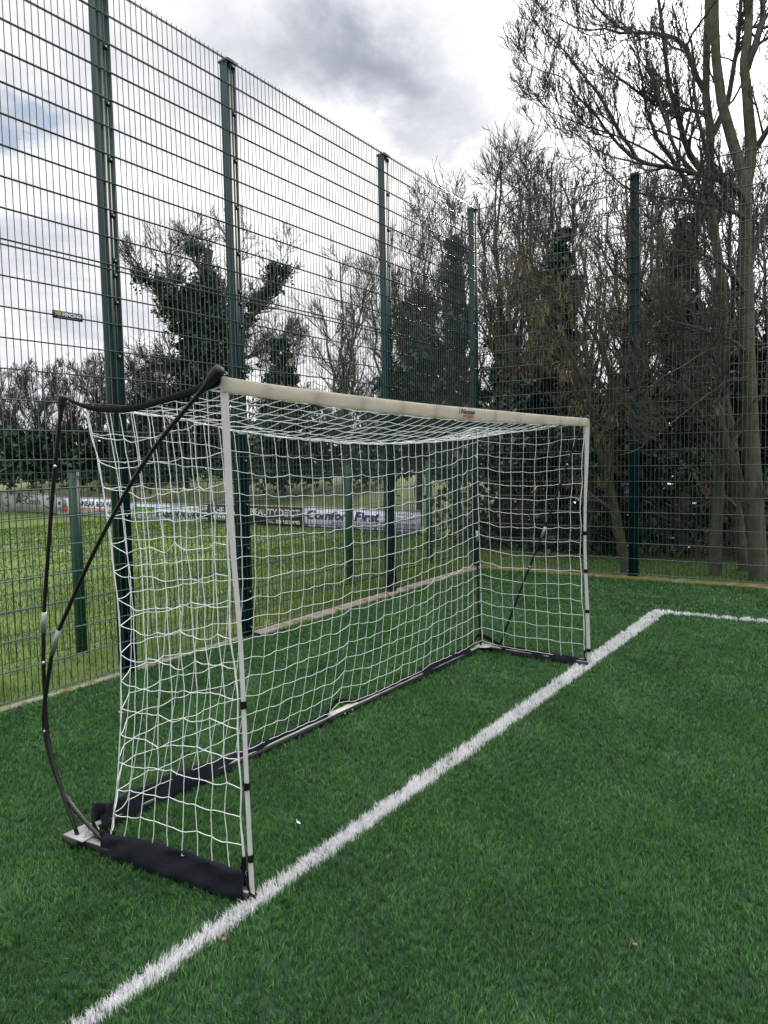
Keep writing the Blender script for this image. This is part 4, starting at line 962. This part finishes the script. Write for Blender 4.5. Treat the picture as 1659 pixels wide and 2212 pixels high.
iv = clumps(np.array(c), np.array(rad), 13000, 5)
tree('ivy_clad_tree', 'large lone tree smothered in dark ivy with bare spreading twigs, beyond the hoardings', b, (P_[:1], R_[:1]), [(P_[1:], R_[1:])] + tw, ivy=iv, ivy_size=.125, group='trees beyond the football field', sides=9)

# --- brown hedge of bare shrubs along the left of the bank
HG = 'bare hedge shrubs along the bank'
hl = ['bare brown hedge shrub at the far left edge of the field hedge', 'brown hedge shrub under the fence sign', 'bare hedge shrub behind the top of the near rear goal pole', 'taller twiggy hedge shrub just left of the first tall fence post', 'hedge shrub behind the first tall fence post', 'brown hedge shrub at the left foot of the lone ivy tree', 'hedge shrub at the right foot of the lone ivy tree', 'hedge shrub under the rounded ivy bush', 'hedge shrub below the small forked tree', 'last hedge shrub before the wood']
for (px, yt, lab) in zip((20, 85, 150, 215, 290, 385, 500, 600, 700, 790), (800, 785, 790, 765, 800, 820, 850, 850, 850, 850), hl):
    bare(lab, px, 29 - px * .008, yt, 130, 9, 930, 70, 2400, twm=M_HAZEL, name='hedge_shrub', cat='shrub', r0=.035, zb=.6, fork=.5, group=HG, dens=.8, rmin=.006)

# --- dense low growth of the wood and the hedge bottom, far too tangled to count
ug = MB(); n = 30000
cx_, cy_ = rt.uniform(820, 1800, 900), 1185 - 330 * rt.random(900)**1.3; dd = rt.uniform(12.6, 19, 900)
c = np.array([at(x, y, q) for x, y, q in zip(cx_, cy_, dd)]); c[:, 2] = np.maximum(c[:, 2], .15); ok = (c[:, 0] < -1.9) & (c[:, 1] > -2.2); c = c[ok]
q = clumps(c, rt.uniform(.25, .6, len(c)), n // 6, 6); q[:, 2] = np.abs(q[:, 2]); leafcards(ug, q, .13, rt)
for (x0, x1, y0, y1, da, db, n, s) in ((-120, 860, 945, 1025, 29, 36, 24000, .16),):
    cc = np.array([at(x, y, z) for x, y, z in zip(rt.uniform(x0, x1, 700), y1 - (y1 - y0) * rt.random(700)**1.2, rt.uniform(da, db, 700))])
    q = clumps(cc, rt.uniform(.4, .9, len(cc)), n // 6, 6); q[:, 2] = np.abs(q[:, 2]); leafcards(ug, q, s, rt)
tag(ug.build('undergrowth', M_IVY, att=True), 'dark ivy and bramble undergrowth filling the bottom of the wood and hedge', 'undergrowth', kind='stuff')
br = MB(); n = 1000
b0 = np.stack([rt.uniform(-7, -1.9, n), rt.uniform(-1.6, 8, n), np.zeros(n)], -1)
d_ = nrm(rt.normal(0, .5, (n, 3)) + np.array([0, 0, .9])); pts = [b0]
for j in range(7): d_ = nrm(d_ + rt.normal(0, .18, d_.shape) + np.array([0, 0, -.05])); pts.append(pts[-1] + d_ * .2)
Pb = np.stack(pts, 1); Rb = np.linspace(.006, .003, 8)[None] * np.ones((n, 1)); br.tubes(Pb, Rb, 3)
for P, R in crown_from(Pb, Rb, [(5, .6, .7, .0, .7)], .003): br.tubes(P, R, 3)
tag(br.build('brambles', M_HAZEL), 'tangle of thin brown stems on the floor of the wood', 'undergrowth', kind='stuff')
fw = MB(); n = 26000
a_ = rt.uniform(0, 1, n); q = np.stack([-17 - 22 * a_, rt.uniform(-75, 25, n), np.abs(rt.normal(0, 1.6, n))], -1); q[:, 2] *= 1 + .3 * vnoise(q[:, :2], .3, 31)
q[:, 2] = np.abs(q[:, 2]); leafcards(fw, q, .55, rt)
tag(fw.build('far_wood', M_IVY, att=True), 'far off wood reading as one dark mass along the horizon', 'wood', kind='stuff')

# ------------------------------------------------------------------ small things lying on the turf
def scrap(name, label, cat, px, py, L, wd, m_, rot, curl=.3, group=None):
    p = ground(px, py); t = thing(name, label, cat, (p[0], p[1], .022), group); mb = MB(); n = 7; u = np.linspace(-.5, .5, n)
    c_, s_ = math.cos(rot), math.sin(rot); V = []
    for q in u:
        w_ = wd * (math.cos(q * 2.6) + .12)
        for e in (-1, 0, 1):
            x, y, z = q * L, e * w_ * .5, .026 + curl * L * q * q + abs(e) * w_ * .25
            V.append((p[0] + x * c_ - y * s_, p[1] + x * s_ + y * c_, z))
    i = np.arange(3 * n).reshape(n, 3); F = np.stack([i[:-1, :-1], i[1:, :-1], i[1:, 1:], i[:-1, 1:]], -1).reshape(-1, 4)
    mb.add(V, F).build('blade' if name == 'fallen_leaf' else 'vane', m_, t)
    mb = MB().tube([(p[0] - c_ * L * .62, p[1] - s_ * L * .62, .034 + curl * L * .3), (p[0], p[1], .0275), (p[0] + c_ * L * .45, p[1] + s_ * L * .45, .028 + curl * L * .2)], [.0012, .001, .0006], 5)
    mb.build('stalk', m_, t)
M_FEA = mat('feather_white', (.75, .75, .74), .8); M_DRY = mat('dry_leaf', (.22, .12, .07), .8, var=.3, vscale=60); M_PALE = mat('pale_leaf', (.50, .45, .28), .8, var=.2, vscale=60)
scrap('feather', 'small white feather on the turf between the goal and the white line', 'feather', 645, 1790, .032, .010, M_FEA, 1.2)
scrap('feather', 'white feather on the turf left of the bowed goal poles', 'feather', 262, 1548, .035, .008, M_FEA, 2.0)
scrap('fallen_leaf', 'brown leaf lying below the white line near the near goal post', 'leaf', 485, 2045, .020, .015, M_DRY, .4)
scrap('fallen_leaf', 'reddish leaf on the open turf at the bottom right', 'leaf', 1371, 2057, .018, .013, M_DRY, 1.0)
